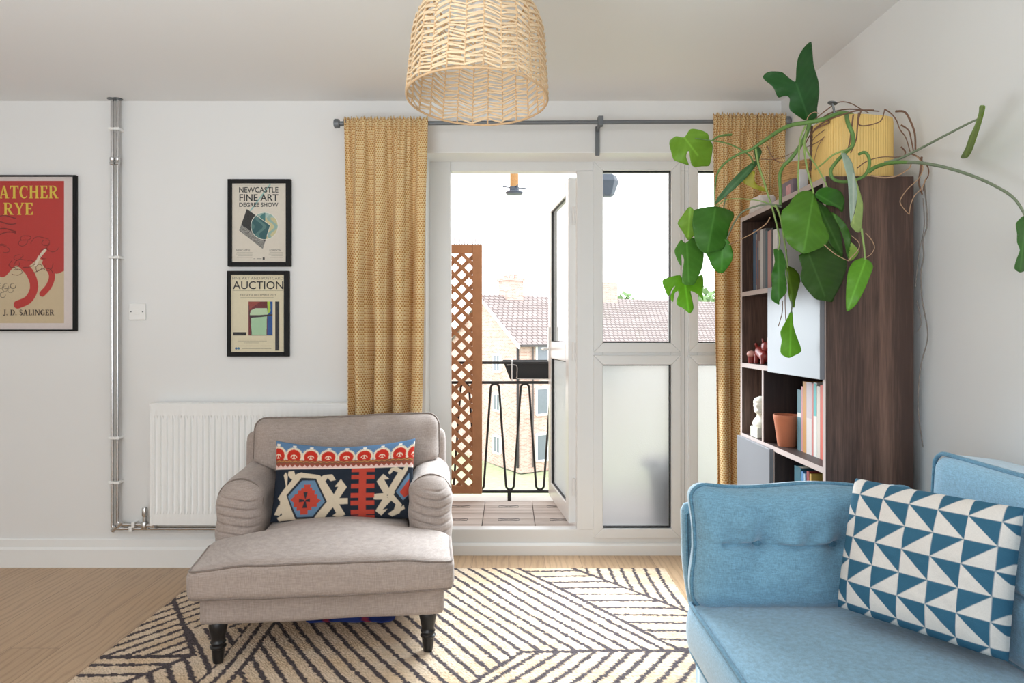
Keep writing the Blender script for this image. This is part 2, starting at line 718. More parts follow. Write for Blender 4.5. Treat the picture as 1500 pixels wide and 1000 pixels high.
def walnut(name, along='z', c0=C(72, 53, 46), c1=C(128, 98, 84), rough=0.5):
    t = NT(name)
    s = {'z': (1, 1, 0.05), 'y': (1, 0.05, 1), 'x': (0.05, 1, 1)}[along]
    v = t.coords(scale=s)
    n1 = t.noise(v, 16, 4, 0.6)
    n2 = t.noise(v, 150, 3, 0.6)
    n3 = t.noise(t.coords(scale=tuple(x if x == 1 else 0.0 for x in s)), 9, 1)
    f = t.math('ADD', t.math('MULTIPLY', n1, 0.5), t.math('ADD', t.math('MULTIPLY', n2, 0.25), t.math('MULTIPLY', n3, 0.25)))
    col = t.ramp(f, [(0.34, dk(c0, 0.8)), (0.48, c0), (0.58, tuple((a + b) / 2 for a, b in zip(c0, c1))), (0.68, c1)])
    return t.fin(col, rough, 0, 0.4)


def brick_mat(name, c1, c2, mortar, scale, axis_uv=True):
    t = NT(name)
    tc = t.n('ShaderNodeTexCoord')
    br = t.n('ShaderNodeTexBrick')
    t.link(tc.outputs['UV'], br.inputs['Vector'])
    for k, x in (('Scale', 1.0), ('Mortar Size', 0.008), ('Brick Width', 0.225), ('Row Height', 0.075)):
        br.inputs[k].default_value = x
    br.inputs['Color1'].default_value = (*c1, 1)
    br.inputs['Color2'].default_value = (*c2, 1)
    br.inputs['Mortar'].default_value = (*mortar, 1)
    m = t.mix(t.noise(tc.outputs['UV'], 1.4, 3), (0.75, 0.75, 0.75), (1.2, 1.2, 1.2))
    return t.fin(t.mix(1.0, br.outputs['Color'], m, 'MULTIPLY'), 0.9, 0, 0.2)


OAK = oak()
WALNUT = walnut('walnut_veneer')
WALNUT_H = walnut('walnut_shelf_shaded', 'y', C(48, 36, 33), C(84, 64, 57))  # shelf copy of the veneer, darkened to put the shade into its colour
WALNUT_IN = walnut('walnut_inside_shaded', 'z', C(44, 33, 31), C(72, 55, 50))  # inside copy of the veneer, inner shade of the bookcase put into the colour

# ------------------------------------------------------------------ room shell
YB = 3.52      # inner face of the back wall
YW = 3.70      # inner face of the window frame, set back in its recess
YO = 3.80      # outer face
HZ = 2.397     # ceiling height
XR = 1.405     # right wall
XL = -3.3
YF = -2.5
OX0, OX1, OZ = -0.433, 1.40, 2.136   # window opening


def struct(name, mb, m, parent=None, **kw):
    return mb.build(name, m, parent, kind='structure', **kw)


fl = MB()
fl.box((XL, YF, -0.12), (XR, YW + 0.06, 0.0))
struct('floor', fl, OAK)
ce = MB()
ce.box((XL - .3, YF - .3, HZ), (XR + .3, YO, HZ + 0.15))
struct('ceiling', ce, CEIL)
wb = MB()
wb.box((XL, YB, 0), (OX0, YO, HZ))
wb.box((OX0, YB, OZ), (XR, YO, HZ))
struct('wall_back', wb, WALL)
wr = MB()
wr.box((XR, YF, 0), (XR + .25, YO + 0.05, HZ))
struct('wall_right', wr, WALL)
wl = MB()
wl.box((XL - .25, YF, 0), (XL, YO, HZ))
struct('wall_left', wl, WALL)
# the wall behind the camera with its own large window
wf = MB()
wf.box((XL, YF - .25, 0), (XR, YF, 0.55))
wf.box((XL, YF - .25, 2.35), (XR, YF, HZ))
wf.box((XL, YF - .25, 0.55), (-2.5, YF, 2.35))
wf.box((1.25, YF - .25, 0.55), (XR, YF, 2.35))
struct('wall_front', wf, WALL)


def skirting(poly_y0, x0, x1):
    m = MB()
    Y = poly_y0
    m.prism([(Y, 0), (Y, 0.14), (Y - .008, 0.145), (Y - .012, 0.14), (Y - .013, 0.102), (Y - .022, 0.09), (Y - .022, 0.0)], 'x', x0, x1)
    return m


struct('baseboard_back', skirting(YB, XL, OX0 - 0.0), TRIM)
bb = MB()
bb.prism([(XR, 0), (XR - .02, 0), (XR - .02, .1), (XR - .01, .14), (XR, .145)], 'y', YF, YB + .1)
struct('baseboard_right', bb, TRIM)

# ------------------------------------------------------------------ window frame, fixed lights and the open door leaf
WX = [OX0, -0.3145, 0.37, 0.51, 0.88, 1.025, 1.275, 1.40]   # frame member edges
ZT, ZB = 2.08, 0.145
Z1, Z0 = 1.148, 1.03
fr = MB()
yf, yb = YW, YW + 0.07
fr.box((WX[0], yf, 0.06), (WX[1], yb, OZ))
fr.box((WX[1], yf, ZT), (WX[7], yb, OZ))
fr.box((WX[1], yf + .004, 0.06), (WX[7], yb, ZB - .008))
fr.box((WX[2], yf, ZB - .01), (WX[3], yb, ZT))
fr.box((WX[4], yf, ZB - .01), (WX[5], yb, ZT))
fr.box((WX[6], yf, ZB - .01), (WX[7], yb, ZT))
for a, b in ((3, 4), (5, 6)):
    fr.box((WX[a], yf, Z0), (WX[b], yb, Z1))
    fr.box((WX[a], yf, ZB - .01), (WX[b], yb, ZB))
win = fr.build('window_1', UPVC, kind='structure', bevel=0.004)
# raised sash profile around each light, glazing beads
sash = MB()
for a, b in ((3, 4), (5, 6)):
    xa, xb = WX[a], WX[b]
    for za, zb in ((Z1, ZT), (ZB, Z0)):
        w = 0.052
        sash.prism([(xa - w, za - w), (xb + w, za - w), (xb, za), (xa, za)], 'y', yf - .012, yf + .02)
        sash.prism([(xa - w, zb + w), (xa, zb), (xb, zb), (xb + w, zb + w)], 'y', yf - .012, yf + .02)
        sash.prism([(xa - w, za - w), (xa, za), (xa, zb), (xa - w, zb + w)], 'y', yf - .012, yf + .02)
        sash.prism([(xb + w, za - w), (xb + w, zb + w), (xb, zb), (xb, za)], 'y', yf - .012, yf + .02)
sash.build('window_sash', UPVC, win, local=True, bevel=0.004, kind='structure', recalc=True)
gk = MB()
for a, b in ((3, 4), (5, 6)):
    xa, xb = WX[a], WX[b]
    for za, zb in ((Z1, ZT), (ZB, Z0)):
        t_ = 0.0055
        for q in (((xa, za), (xb, za + t_)), ((xa, zb - t_), (xb, zb)), ((xa, za), (xa + t_ * .5, zb)), ((xb - t_, za), (xb, zb))):
            gk.box((q[0][0], yf + .012, q[0][1]), (q[1][0], yf + .03, q[1][1]))
gk.build('gasket', GASKET, win, local=True, kind='structure')
for a, b in ((3, 4), (5, 6)):
    g = MB()
    g.box((WX[a], yf + .034, Z1), (WX[b], yf + .038, ZT))
    g.build('glass_pane', GLASS, win, local=True, kind='structure', label='clear upper window pane')
    g = MB()
    g.box((WX[a], yf + .03, ZB), (WX[b], yf + .036, Z0))
    g.build('glass_pane', FROST, win, local=True, kind='structure', label='frosted lower window pane')
# plinth and reveal lining
pl = MB()
pl.prism([(YW - .012, 0), (YW - .012, .052), (YW - .004, .064), (YW + .07, .064), (YW + .07, 0)], 'x', OX0, WX[7])
struct('trim_1', pl, TRIM)
rv = MB()
rv.box((OX0, YB + .002, OZ - .006), (WX[7], YW, OZ))
rv.box((OX0 - .0, YB + .002, 0), (OX0 + .006, YW, OZ - .006))
struct('trim_2', rv, TRIM)
# seam lines where the frame sections meet
sm = MB()
for x in ((WX[4] + WX[5]) / 2 + .002,):
    sm.box((x - .0012, yf - .0015, ZB - .06), (x + .0012, yf + .01, ZT + .03))
sm.build('window_joint', GREY_METAL, win, local=True, kind='structure')

# door leaf: hinged on the right jamb and swung outwards
LW, LT = 0.68, 0.05
ph = R(6)
hx, hy = 0.331, 3.778
ML = Matrix.Translation((hx, hy, 0)) @ Matrix.Rotation(ph, 4, 'Z')   # local y runs along the leaf, local x through it
leaf = MB()
za, zb = 0.15, 2.062
pw = 0.085
leaf.box((0, 0, za), (LT, pw, zb), ML)
leaf.box((0, LW - pw, za), (LT, LW, zb), ML)
for q0, q1 in ((za, za + pw + .01), (Z0 + .01, Z1 + .0), (zb - pw, zb)):
    leaf.box((0, pw, q0), (LT, LW - pw, q1), ML)
door = leaf.build('door_1', UPVC, kind='structure', bevel=0.004)
gk = MB()
for q0, q1 in ((za + pw + .01, Z0 + .01), (Z1, zb - pw)):
    t_ = .004
    gk.box((.008, pw, q0), (.02, LW - pw, q0 + t_), ML)
    gk.box((.008, pw, q1 - t_), (.02, LW - pw, q1), ML)
    gk.box((.008, pw, q0), (.02, pw + t_, q1), ML)
    gk.box((.008, LW - pw - t_, q0), (.02, LW - pw, q1), ML)
gk.build('gasket', GASKET, door, local=True, kind='structure')
for q0, q1, mt, lb in ((za + pw + .01, Z0 + .01, FROST, 'obscured lower pane of the open door'), (Z1, zb - pw, GLASS, 'upper pane of the open door')):
    g = MB()
    g.box((.022, pw, q0), (.026, LW - pw, q1), ML)
    g.build('glass_pane', mt, door, local=True, kind='structure', label=lb)
hg = MB()
for z in (0.35, 1.1, 1.85):
    hg.lathe([(.009, z - .05), (.009, z + .05)], 10, (hx + .03, hy - .008, 0))
hg.build('door_hinge', UPVC, door, local=True, kind='structure')
hd = MB()
hd.box((-.01, LW - .065, 1.02), (0, LW - .03, 1.24), ML)
hd.tube([ML @ Vector((-.004, LW - .048, 1.1)), ML @ Vector((-.045, LW - .048, 1.1)), ML @ Vector((-.05, LW - .06, 1.1)), ML @ Vector((-.05, LW - .16, 1.1))], .009, 8)
hd.build('door_handle', UPVC, door, local=True, kind='structure')

# ------------------------------------------------------------------ balcony
ZD = 0.12
slab = MB()
slab.box((-1.6, YO, -0.12), (2.2, 4.62, ZD - .022))
CONCRETE = plain('pale_concrete', C(206, 202, 196), 0.9, var=0.06, vs=9)
slab.build('balcony_floor', CONCRETE, kind='structure')
# the bracketed beam above, out of view, from which the feeders hang
sl2 = MB()
sl2.box((-1.6, 4.12, 2.62), (2.2, 4.34, 2.74))
sl2.box((-1.6, YO, 2.64), (-1.5, 4.12, 2.72))
sl2.box((2.1, YO, 2.64), (2.2, 4.12, 2.72))
sl2.build('trim_3', CONCRETE, kind='structure')
own = MB()
own.box((OX1 + .25, YO, -0.12), (3.2, YO + .1, 3.2))
own.box((-3.3, YO, -0.12), (OX0 - .03, YO + .02, 3.2))
own.uv = [(p[0] + p[1], p[2]) for p in own.v]
BRICK_OWN = brick_mat('warm_brick', C(190, 146, 118), C(206, 168, 142), C(214, 204, 192), 1)
own.build('wall_outside', BRICK_OWN, kind='structure')
wing = MB()
wing.box((-2.9, YO + .1, -6.5), (-2.6, 9.0, 4.2))
wing.uv = [(p[1] + p[0], p[2]) for p in wing.v]
wing.build('wall_wing', BRICK_OWN, kind='structure')

DECK = walnut('weathered_deck_timber', 'x', C(190, 178, 170), C(230, 222, 216), 0.75)
TS = 0.30
dt = thing('deck_tile', '', 'deck tile', (0, 0, ZD - .021), 0, 'slatted wooden deck tiles on the balcony')
sl = MB()
ns = 5
for k in range(ns):
    w = (TS - .004) / ns
    y0 = -TS / 2 + .002 + k * w
    sl.box((-TS / 2 + .002, y0 + .0016, .006), (TS / 2 - .002, y0 + w - .0016, .021))
sl.build('slat_panel', DECK, dt, local=True, bevel=0.0015)
bs = MB()
bs.box((-TS / 2 + .001, -TS / 2 + .001, 0), (TS / 2 - .001, TS / 2 - .001, .0055))
bs.build('base', plain('dark_plastic', C(60, 54, 50), 0.7), dt, local=True)
bt = MB()
for s1, s2 in (((-.06, -.022), (.06, .022)), ((-.06, .022), (.06, -.022)), ((-.06, -.022), (-.06, .022)), ((.06, -.022), (.06, .022)), ((-.06, -.022), (.06, -.022)), ((-.06, .022), (.06, .022))):
    bt.bar((*s1, .0213), (*s2, .0213), .003, .001)
bt.build('inlay_groove', BLACK_IRON, dt, local=True, label='bow-tie shaped groove')
xs = [-0.60 + TS * k for k in range(6)]
ys = [3.955, 4.255]
first = True
row_n = {3.955: 'nearer', 4.255: 'farther'}
where = ['behind the left door jamb', 'in front of the trellis', 'in the doorway centre', 'under the open door leaf', 'behind the frosted pane', 'behind the right frosted pane']
for yi, y in enumerate(ys):
    for xi, x in enumerate(xs):
        lb = 'grey weathered slatted deck tile %s, %s the railing' % (where[xi], 'next to' if yi else 'one row in from')
        rz = 0 if (xi + yi) % 2 == 0 else 0
        if first:
            dt.location = (x, y, ZD - .021)
            dt['label'] = lb
            first = False
        else:
            dup(dt, (x, y, ZD - .021), rz, lb)

# railing with hairpin bars
YR = 4.5
rl = thing('balcony_railing', 'black iron balcony railing of looping hairpin bars beyond the door', 'railing', (0, YR, ZD - .02))
for nm, z, r in (('top_rail', 1.0065, .009), ('middle_rail', 0.876, .009), ('bottom_rail', 0.158, .009)):
    m = MB()
    m.box((-1.5, YR - r, z - r), (2.1, YR + r, z + r))
    m.build(nm, BLACK_IRON, rl, bevel=0.003)
wv = MB()
pts = []
pitch = 0.198
for k in range(-7, 11):
    xc = -0.09 + pitch * k
    top = 0.868
    bot = 0.172
    rr = 0.028
    # over the top
    for a in range(180, -1, -20):
        pts.append((xc + rr * math.cos(R(a)), YR, top - rr + rr * math.sin(R(a))))
    xb = xc + pitch / 2
    rb = 0.026
    for a in range(180, 361, 20):
        pts.append((xb + rb * math.cos(R(a)), YR, bot + rb + rb * math.sin(R(a))))
wv.tube(pts, .0075, 8)
wv.build('hairpin_bar', BLACK_IRON, rl, smooth=60)
for x in (-1.08, 0.005, 1.09, 2.0):
    m = MB()
    m.box((x - .012, YR - .012, ZD - .03), (x + .012, YR + .012, .158))
    m.build('foot', BLACK_IRON, rl)

# trellis panel
YT = 4.45
X0, X1, TZ0, TZ1 = -0.76, -0.173, 0.158, 1.775
tr = thing('trellis_panel', 'tall brown wooden diamond trellis standing against the balcony railing', 'trellis', ((X0 + X1) / 2, YT, TZ0))
for nm, lo, hi in (('stile', (X1 - .062, -.02, TZ0), (X1, .02, TZ1)), ('stile', (X0, -.02, TZ0), (X0 + .062, .02, TZ1)),
                   ('rail', (X0 + .062, -.019, TZ0), (X1 - .062, .019, TZ0 + .05)), ('rail', (X0 + .062, -.019, TZ1 - .055), (X1 - .062, .019, TZ1))):
    m = MB()
    m.box((lo[0], YT + lo[1], lo[2]), (hi[0], YT + hi[1], hi[2]))
    m.build(nm, TRELLIS, tr, bevel=0.003)
lat = MB()
ix0, ix1, iz0, iz1 = X0 + .05, X1 - .05, TZ0 + .04, TZ1 - .045
pit = 0.093
for s in (1, -1):
    yy = YT + (.006 if s > 0 else -.006)
    k0 = int((ix0 - s * iz1) / pit) - 40
    for k in range(-60, 60):
        cst = k * pit + .02
        # line x = cst + s*z
        zlo, zhi = iz0, iz1
        if s > 0:
            zlo, zhi = max(zlo, ix0 - cst), min(zhi, ix1 - cst)
        else:
            zlo, zhi = max(zlo, cst - ix1), min(zhi, cst - ix0)
        if zhi - zlo < .02:
            continue
        lat.bar((cst + s * zlo, yy, zlo), (cst + s * zhi, yy, zhi), .0245, .011, up=Vector((0, 1, 0)))
lat.build('lattice', TRELLIS, tr)
spk = MB()
for k in range(34):
    x = X0 + .01 + (X1 - X0 - .02) * k / 33
    spk.tube([(x, YT, TZ1 + .002), (x + random.uniform(-.006, .006), YT + random.uniform(-.02, .02), TZ1 + .05)], .0021, 4)
spk.box((X0 + .004, YT - .012, TZ1), (X1 - .004, YT + .012, TZ1 + .005))
spk.build('bird_spikes', plain('pale_plastic_spikes', C(128, 106, 98), 0.5), tr)

# trough planter on the railing
tp = thing('trough_planter', 'long black plastic trough planter hung on the balcony railing', 'planter', (0.36, YR + .11, .885))
m = MB()
y0, y1 = YR + .03, YR + .20
za, zb = .893, 1.01
xa, xb = -0.035, .78
ins = .045
vs = [(xa + ins, y0 + .02, za), (xb - ins, y0 + .02, za), (xb - ins, y1 - .02, za), (xa + ins, y1 - .02, za),
      (xa, y0, zb), (xb, y0, zb), (xb, y1, zb), (xa, y1, zb),
      (xa + .012, y0 + .012, zb), (xb - .012, y0 + .012, zb), (xb - .012, y1 - .012, zb), (xa + .012, y1 - .012, zb),
      (xa + ins, y0 + .03, zb - .03), (xb - ins, y0 + .03, zb - .03), (xb - ins, y1 - .03, zb - .03), (xa + ins, y1 - .03, zb - .03)]
fs = [(3, 2, 1, 0), (0, 1, 5, 4), (1, 2, 6, 5), (2, 3, 7, 6), (3, 0, 4, 7)]
for k in range(4):
    l = (k + 1) % 4
    fs.append((4 + k, 4 + l, 8 + l, 8 + k))
    fs.append((8 + k, 8 + l, 12 + l, 12 + k))
fs.append((12, 13, 14, 15))
m.add(vs, fs)
m.build('trough', plain('black_plastic', C(40, 41, 44), 0.55), tp, bevel=0.004)
rm = MB()
rm.tube([(xa - .004, y0 - .004, zb), (xb + .004, y0 - .004, zb), (xb + .004, y1 + .004, zb), (xa - .004, y1 + .004, zb)], .008, 8, closed=True)
rm.build('rim', plain('black_plastic_rim', C(34, 35, 38), 0.5), tp)
BRK = plain('pale_bracket_metal', C(200, 198, 196), 0.4, 0.6)
for xo in (.022, .60):
    m = MB()
    yr_ = YR - .016
    m.tube([(xo, YR + .03, 1.016), (xo, YR, 1.026), (xo, yr_, 1.016), (xo, yr_, .885)], .005, 6)
    m.tube(smoothpath([(xo - .035, yr_, .992), (xo + .022, yr_, .992), (xo + .034, yr_, .975), (xo + .034, yr_, .92), (xo + .05, yr_, .902), (xo + .26, yr_, .9)], 4), .0032, 6)
    m.build('bracket', BRK, tp)

# bird feeder and lantern-like feeder
SEED = plain('bird_seed', C(206, 160, 110), 0.9, var=0.4, vs=120)
FEED = plain('blue_grey_plastic', C(96, 108, 126), 0.5)
bx, by = 0.035, 4.25
bf = thing('bird_feeder', 'tube bird feeder filled with tan seed hanging above the doorway', 'bird feeder', (bx, by, 2.06))
m = MB()
m.lathe([(.026, 2.09), (.026, 2.42)], 16, (bx, by, 0))
m.build('seed_tube', SEED, bf, smooth=50)
m = MB()
m.lathe([(.02, 2.062), (.05, 2.066), (.056, 2.076), (.05, 2.08), (.03, 2.086), (.03, 2.11)], 18, (bx, by, 0))
m.build('tray', FEED, bf, smooth=50)
m = MB()
for a in (0.3, 1.87, 3.44, 5.0):
    m.tube([(bx, by, 2.105), (bx + .075 * math.cos(a), by + .075 * math.sin(a), 2.108)], .0035, 6)
m.build('perch', FEED, bf)
m = MB()
m.lathe([(.032, 2.42), (.03, 2.46), (.006, 2.48)], 16, (bx, by, 0))
m.tube([(bx, by, 2.48), (bx, by, 2.62)], .002, 6)
m.build('hanger', FEED, bf)
lx, ly = 0.605, 4.2
lf = thing('hanging_feeder', 'faceted blue-grey feeder hanging outside the upper window pane', 'bird feeder', (lx, ly, 2.03))
m = MB()
m.lathe([(.03, 2.04), (.045, 2.05), (.075, 2.13), (.06, 2.165), (.035, 2.18)], 6, (lx, ly, 0))
m.build('feeder_body', FEED, lf, bevel=.004)
m = MB()
m.lathe([(.02, 2.18), (.02, 2.26)], 10, (lx, ly, 0))
m.tube([(lx, ly, 2.26), (lx, ly, 2.62)], .002, 6)
m.build('hanger', plain('tan_cord', C(190, 170, 150), 0.8), lf)

# tub standing outside, dark through the frosted pane
m = MB()
tx, ty = 0.905, 3.92
m.lathe([(.075, ZD), (.09, ZD + .17), (.1, ZD + .28), (.106, ZD + .30), (.096, ZD + .30), (.08, ZD + .26)], 20, (tx, ty, 0))
tb = thing('garden_tub', 'dark tub standing on the balcony behind the frosted lower pane', 'tub', (tx, ty, ZD))
m.build('tub', plain('dark_blue_grey_plastic', C(48, 54, 66), 0.6), tb, smooth=40)
m = MB()
random.seed(3)
for k in range(60):
    a = random.uniform(0, 6.28)
    l = random.uniform(.04, .13)
    s = random.uniform(.02, .07)
    p0 = Vector((tx + .06 * math.cos(a), ty + .06 * math.sin(a), ZD + .26))
    p1 = p0 + Vector((s * math.cos(a), s * math.sin(a) * .6, l * .6))
    p2 = p0 + Vector((s * 1.5 * math.cos(a), s * math.sin(a), l))
    m.tube([p0, p1, p2], [.006, .012, .002], 5)
m.build('foliage', plain('dark_foliage', C(60, 72, 70), 0.8), tb)

# ------------------------------------------------------------------ houses and trees across the green
ZG = -6.6
th = R(30)
ex, ey = Vector((math.cos(th), math.sin(th), 0)), Vector((-math.sin(th), math.cos(th), 0))
C0 = Vector((0.66, 38.0, 0))
BW, BD = 26.0, 9.0
EV, RG = 0.62, 3.52


def bp(a, b, z):
    p = C0 + ex * a + ey * b
    return (p.x, p.y, z)


BRICK = brick_mat('red_brown_brick', C(192, 154, 143), C(212, 185, 175), C(222, 211, 205), 1)


def tile_roof():
    t = NT('clay_roof_tiles')
    tc = t.n('ShaderNodeTexCoord')
    br = t.n('ShaderNodeTexBrick')
    t.link(tc.outputs['UV'], br.inputs['Vector'])
    for k, x in (('Scale', 1.0), ('Mortar Size', 0.035), ('Brick Width', 0.34), ('Row Height', 0.30)):
        br.inputs[k].default_value = x
    br.inputs['Color1'].default_value = (*C(158, 148, 146), 1)
    br.inputs['Color2'].default_value = (*C(172, 162, 160), 1)
    br.inputs['Mortar'].default_value = (*C(112, 100, 98), 1)
    return t.fin(br.outputs['Color'], 0.85, 0, 0.2)


hb = thing('brick_house', 'red brick apartment house with tiled gable roof across the green', 'building', (C0.x, C0.y, ZG))
m = MB()
m.add([bp(0, 0, ZG), bp(BW, 0, ZG), bp(BW, 0, EV), bp(0, 0, EV)], [(0, 1, 2, 3)])
m.add([bp(0, BD, ZG), bp(0, 0, ZG), bp(0, 0, EV), bp(0, BD / 2, RG - .08), bp(0, BD, EV)], [(0, 1, 2, 3, 4)])
m.add([bp(BW, 0, ZG), bp(BW, BD, ZG), bp(BW, BD, EV), bp(BW, BD / 2, RG - .08), bp(BW, 0, EV)], [(0, 1, 2, 3, 4)])
m.add([bp(BW, BD, ZG), bp(0, BD, ZG), bp(0, BD, EV), bp(BW, BD, EV)], [(0, 1, 2, 3)])
uv = []
for p in m.v:
    d = Vector(p) - C0
    uv.append((d.dot(ex) + d.dot(ey), p[2]))
m.uv = uv
m.build('brick_wall', BRICK, hb)
rf = MB()
ov = 0.25
rr = [bp(-ov, -.35, EV - .12), bp(BW + ov, -.35, EV - .12), bp(BW + ov, BD / 2, RG), bp(-ov, BD / 2, RG), bp(-ov, BD + .35, EV - .12), bp(BW + ov, BD + .35, EV - .12)]
rf.add(rr, [(0, 1, 2, 3), (3, 2, 5, 4)])
slo = math.hypot(BD / 2, RG - EV)
rf.uv = [(0, 0), (BW, 0), (BW, slo), (0, slo), (0, 0), (BW, 0)]
rf.build('roof', tile_roof(), hb, solid=0.12)
WHITEP = plain('white_paintwork', C(240, 240, 240), 0.5, var=0.01)
DARKP = plain('dark_downpipe', C(44, 42, 46), 0.5)
PANE = plain('dark_window_pane', C(120, 128, 140), 0.15, spec=0.8)
gt = MB()
gt.bar(bp(-.2, -.42, EV - .1), bp(BW, -.42, EV - .1), .12, .12)
gt.build('gutter', plain('grey_gutter', C(84, 80, 82), .6), hb)
vb = MB()
vb.bar(bp(-ov - .02, -.35, EV - .2), bp(-ov - .02, BD / 2, RG - .1), .06, .2)
vb.bar(bp(-ov - .02, BD + .35, EV - .2), bp(-ov - .02, BD / 2, RG - .1), .06, .2)
vb.build('verge_board', WHITEP, hb)
for a, b, nm in ((-.12, .1, 'downpipe'), (.75, -.12, 'downpipe')):
    q = MB()
    q.tube([bp(a, b, ZG + .3), bp(a, b, EV - .2)], .07 if nm and a < 0 else .045, 8)
    q.build(nm, DARKP if a < 0 else plain('grey_downpipe', C(96, 88, 88), .5), hb)


def far_window(side, a, z, w, h):
    q, g = MB(), MB()
    if side == 'gable':
        pts = [bp(-.06, a - w / 2, z), bp(-.06, a + w / 2, z)]
        n = -ex
        d = ey
    else:
        pts = [bp(a - w / 2, -.06, z), bp(a + w / 2, -.06, z)]
        n = -ey
        d = ex
    A, B = Vector(pts[0]), Vector(pts[1])
    up = Vector((0, 0, h))
    q.bar(A, B, .12, .12)
    q.bar(A + up, B + up, .12, .12)
    q.bar(A, A + up, .12, .12, up=n)
    q.bar(B, B + up, .12, .12, up=n)
    q.bar((A + B) / 2, (A + B) / 2 + up, .08, .08, up=n)
    o = q.build('window', WHITEP, hb)
    g.bar(A + up / 2, B + up / 2, .05, h)
    g.build('pane', PANE, o)


for z in (-0.75 - 2.65 * 0, -3.05, -5.55):
    far_window('gable', 2.6, z - .3, .85, 1.0)
for z in (-.95, -3.4, -6.0):
    for k in range(7):
        far_window('front', 1.75 + 3.4 * k, z, 1.5, 1.5)
ch = MB()
ca, cb = 2.0, BD / 2
cm = Matrix.Translation(Vector(bp(ca, cb, 0))) @ Matrix.Rotation(th, 4, 'Z')
ch.box((-.62, -.5, RG - .8), (.62, .5, RG + .95), cm)
ch.box((-.7, -.58, RG + .95), (.7, .58, RG + 1.1), cm)
for s in (-.35, 0, .35):
    ch.lathe([(.15, RG + 1.1), (.12, RG + 1.35)], 10, cm @ Vector((s, 0, 0)))
ch.uv = [(p[0] + p[1], p[2]) for p in ch.v]
ch.build('chimney', BRICK, hb)
ch = MB()
ca = 9.5
cm = Matrix.Translation(Vector(bp(ca, cb, 0))) @ Matrix.Rotation(th, 4, 'Z')
ch.box((-.62, -.5, RG - .8), (.62, .5, RG + 1.1), cm)
ch.uv = [(p[0] + p[1], p[2]) for p in ch.v]
ch.build('chimney', BRICK, hb)

gr = MB()
N = 30
for j in range(N + 1):
    for i in range(N + 1):
        x = -40 + 90 * i / N
        y = 9 + 70 * j / N
        gr.v.append((x, y, ZG + .25 * fbm((x, y, 0), .06) + max(0, (y - 30) * .0)))
for j in range(N):
    for i in range(N):
        a = j * (N + 1) + i
        gr.f.append((a, a + 1, a + N + 2, a + N + 1))
gr.build('ground_lawn', plain('grass_green', C(176, 186, 150), 0.95, var=0.3, vs=3.0), kind='structure')


def tree(x, y, z0, h, r, label, seed, col):
    random.seed(seed)
    t = thing('background_tree', label, 'tree', (x, y, z0), 0, 'trees beyond the far roof')
    m = MB()
    m.tube([(x, y, z0), (x + .1, y, z0 + h * .45), (x, y, z0 + h * .7)], [.35, .25, .1], 8)
    m.build('trunk', plain('bark', C(100, 84, 70), .9), t)
    m = MB()
    for k in range(900):
        u = Vector((random.gauss(0, 1), random.gauss(0, 1), random.gauss(0, 1))).normalized()
        p = Vector((x, y, z0 + h * .66)) + Vector((u.x * r, u.y * r, u.z * h * .36)) * (0.7 + .3 * random.random()) * (1 + .18 * fbm(u * 2 + Vector((seed, 0, 0))))
        s = random.uniform(.25, .55)
        a = Vector((random.gauss(0, 1), random.gauss(0, 1), random.gauss(0, 1))).normalized()
        b = a.orthogonal().normalized()
        m.add([p - a * s - b * s * .5, p + a * s - b * s * .5, p + a * s * .8 + b * s * .6, p - a * s * .8 + b * s * .6], [(0, 1, 2, 3)])
    m.build('crown', col, t)


LEAFY = plain('leafy_green', C(130, 160, 110), 0.9, var=0.25, vs=.8)
tree(10.6, 66, ZG, 11.2, 4.2, 'tall green tree rising behind the far roof, left of the climbing leaves', 11, LEAFY)
tree(19.5, 68, ZG, 12.0, 4.0, 'darker green tree behind the far roof, next to the right window frame', 12, LEAFY)

# ------------------------------------------------------------------ heating pipes, radiator, wall plate
ip = 3.485


def wall_x(px, Y):
    return (px - VX) / F * Y


def wall_z(py, Y):
    return EYE - (py - VY) / F * Y


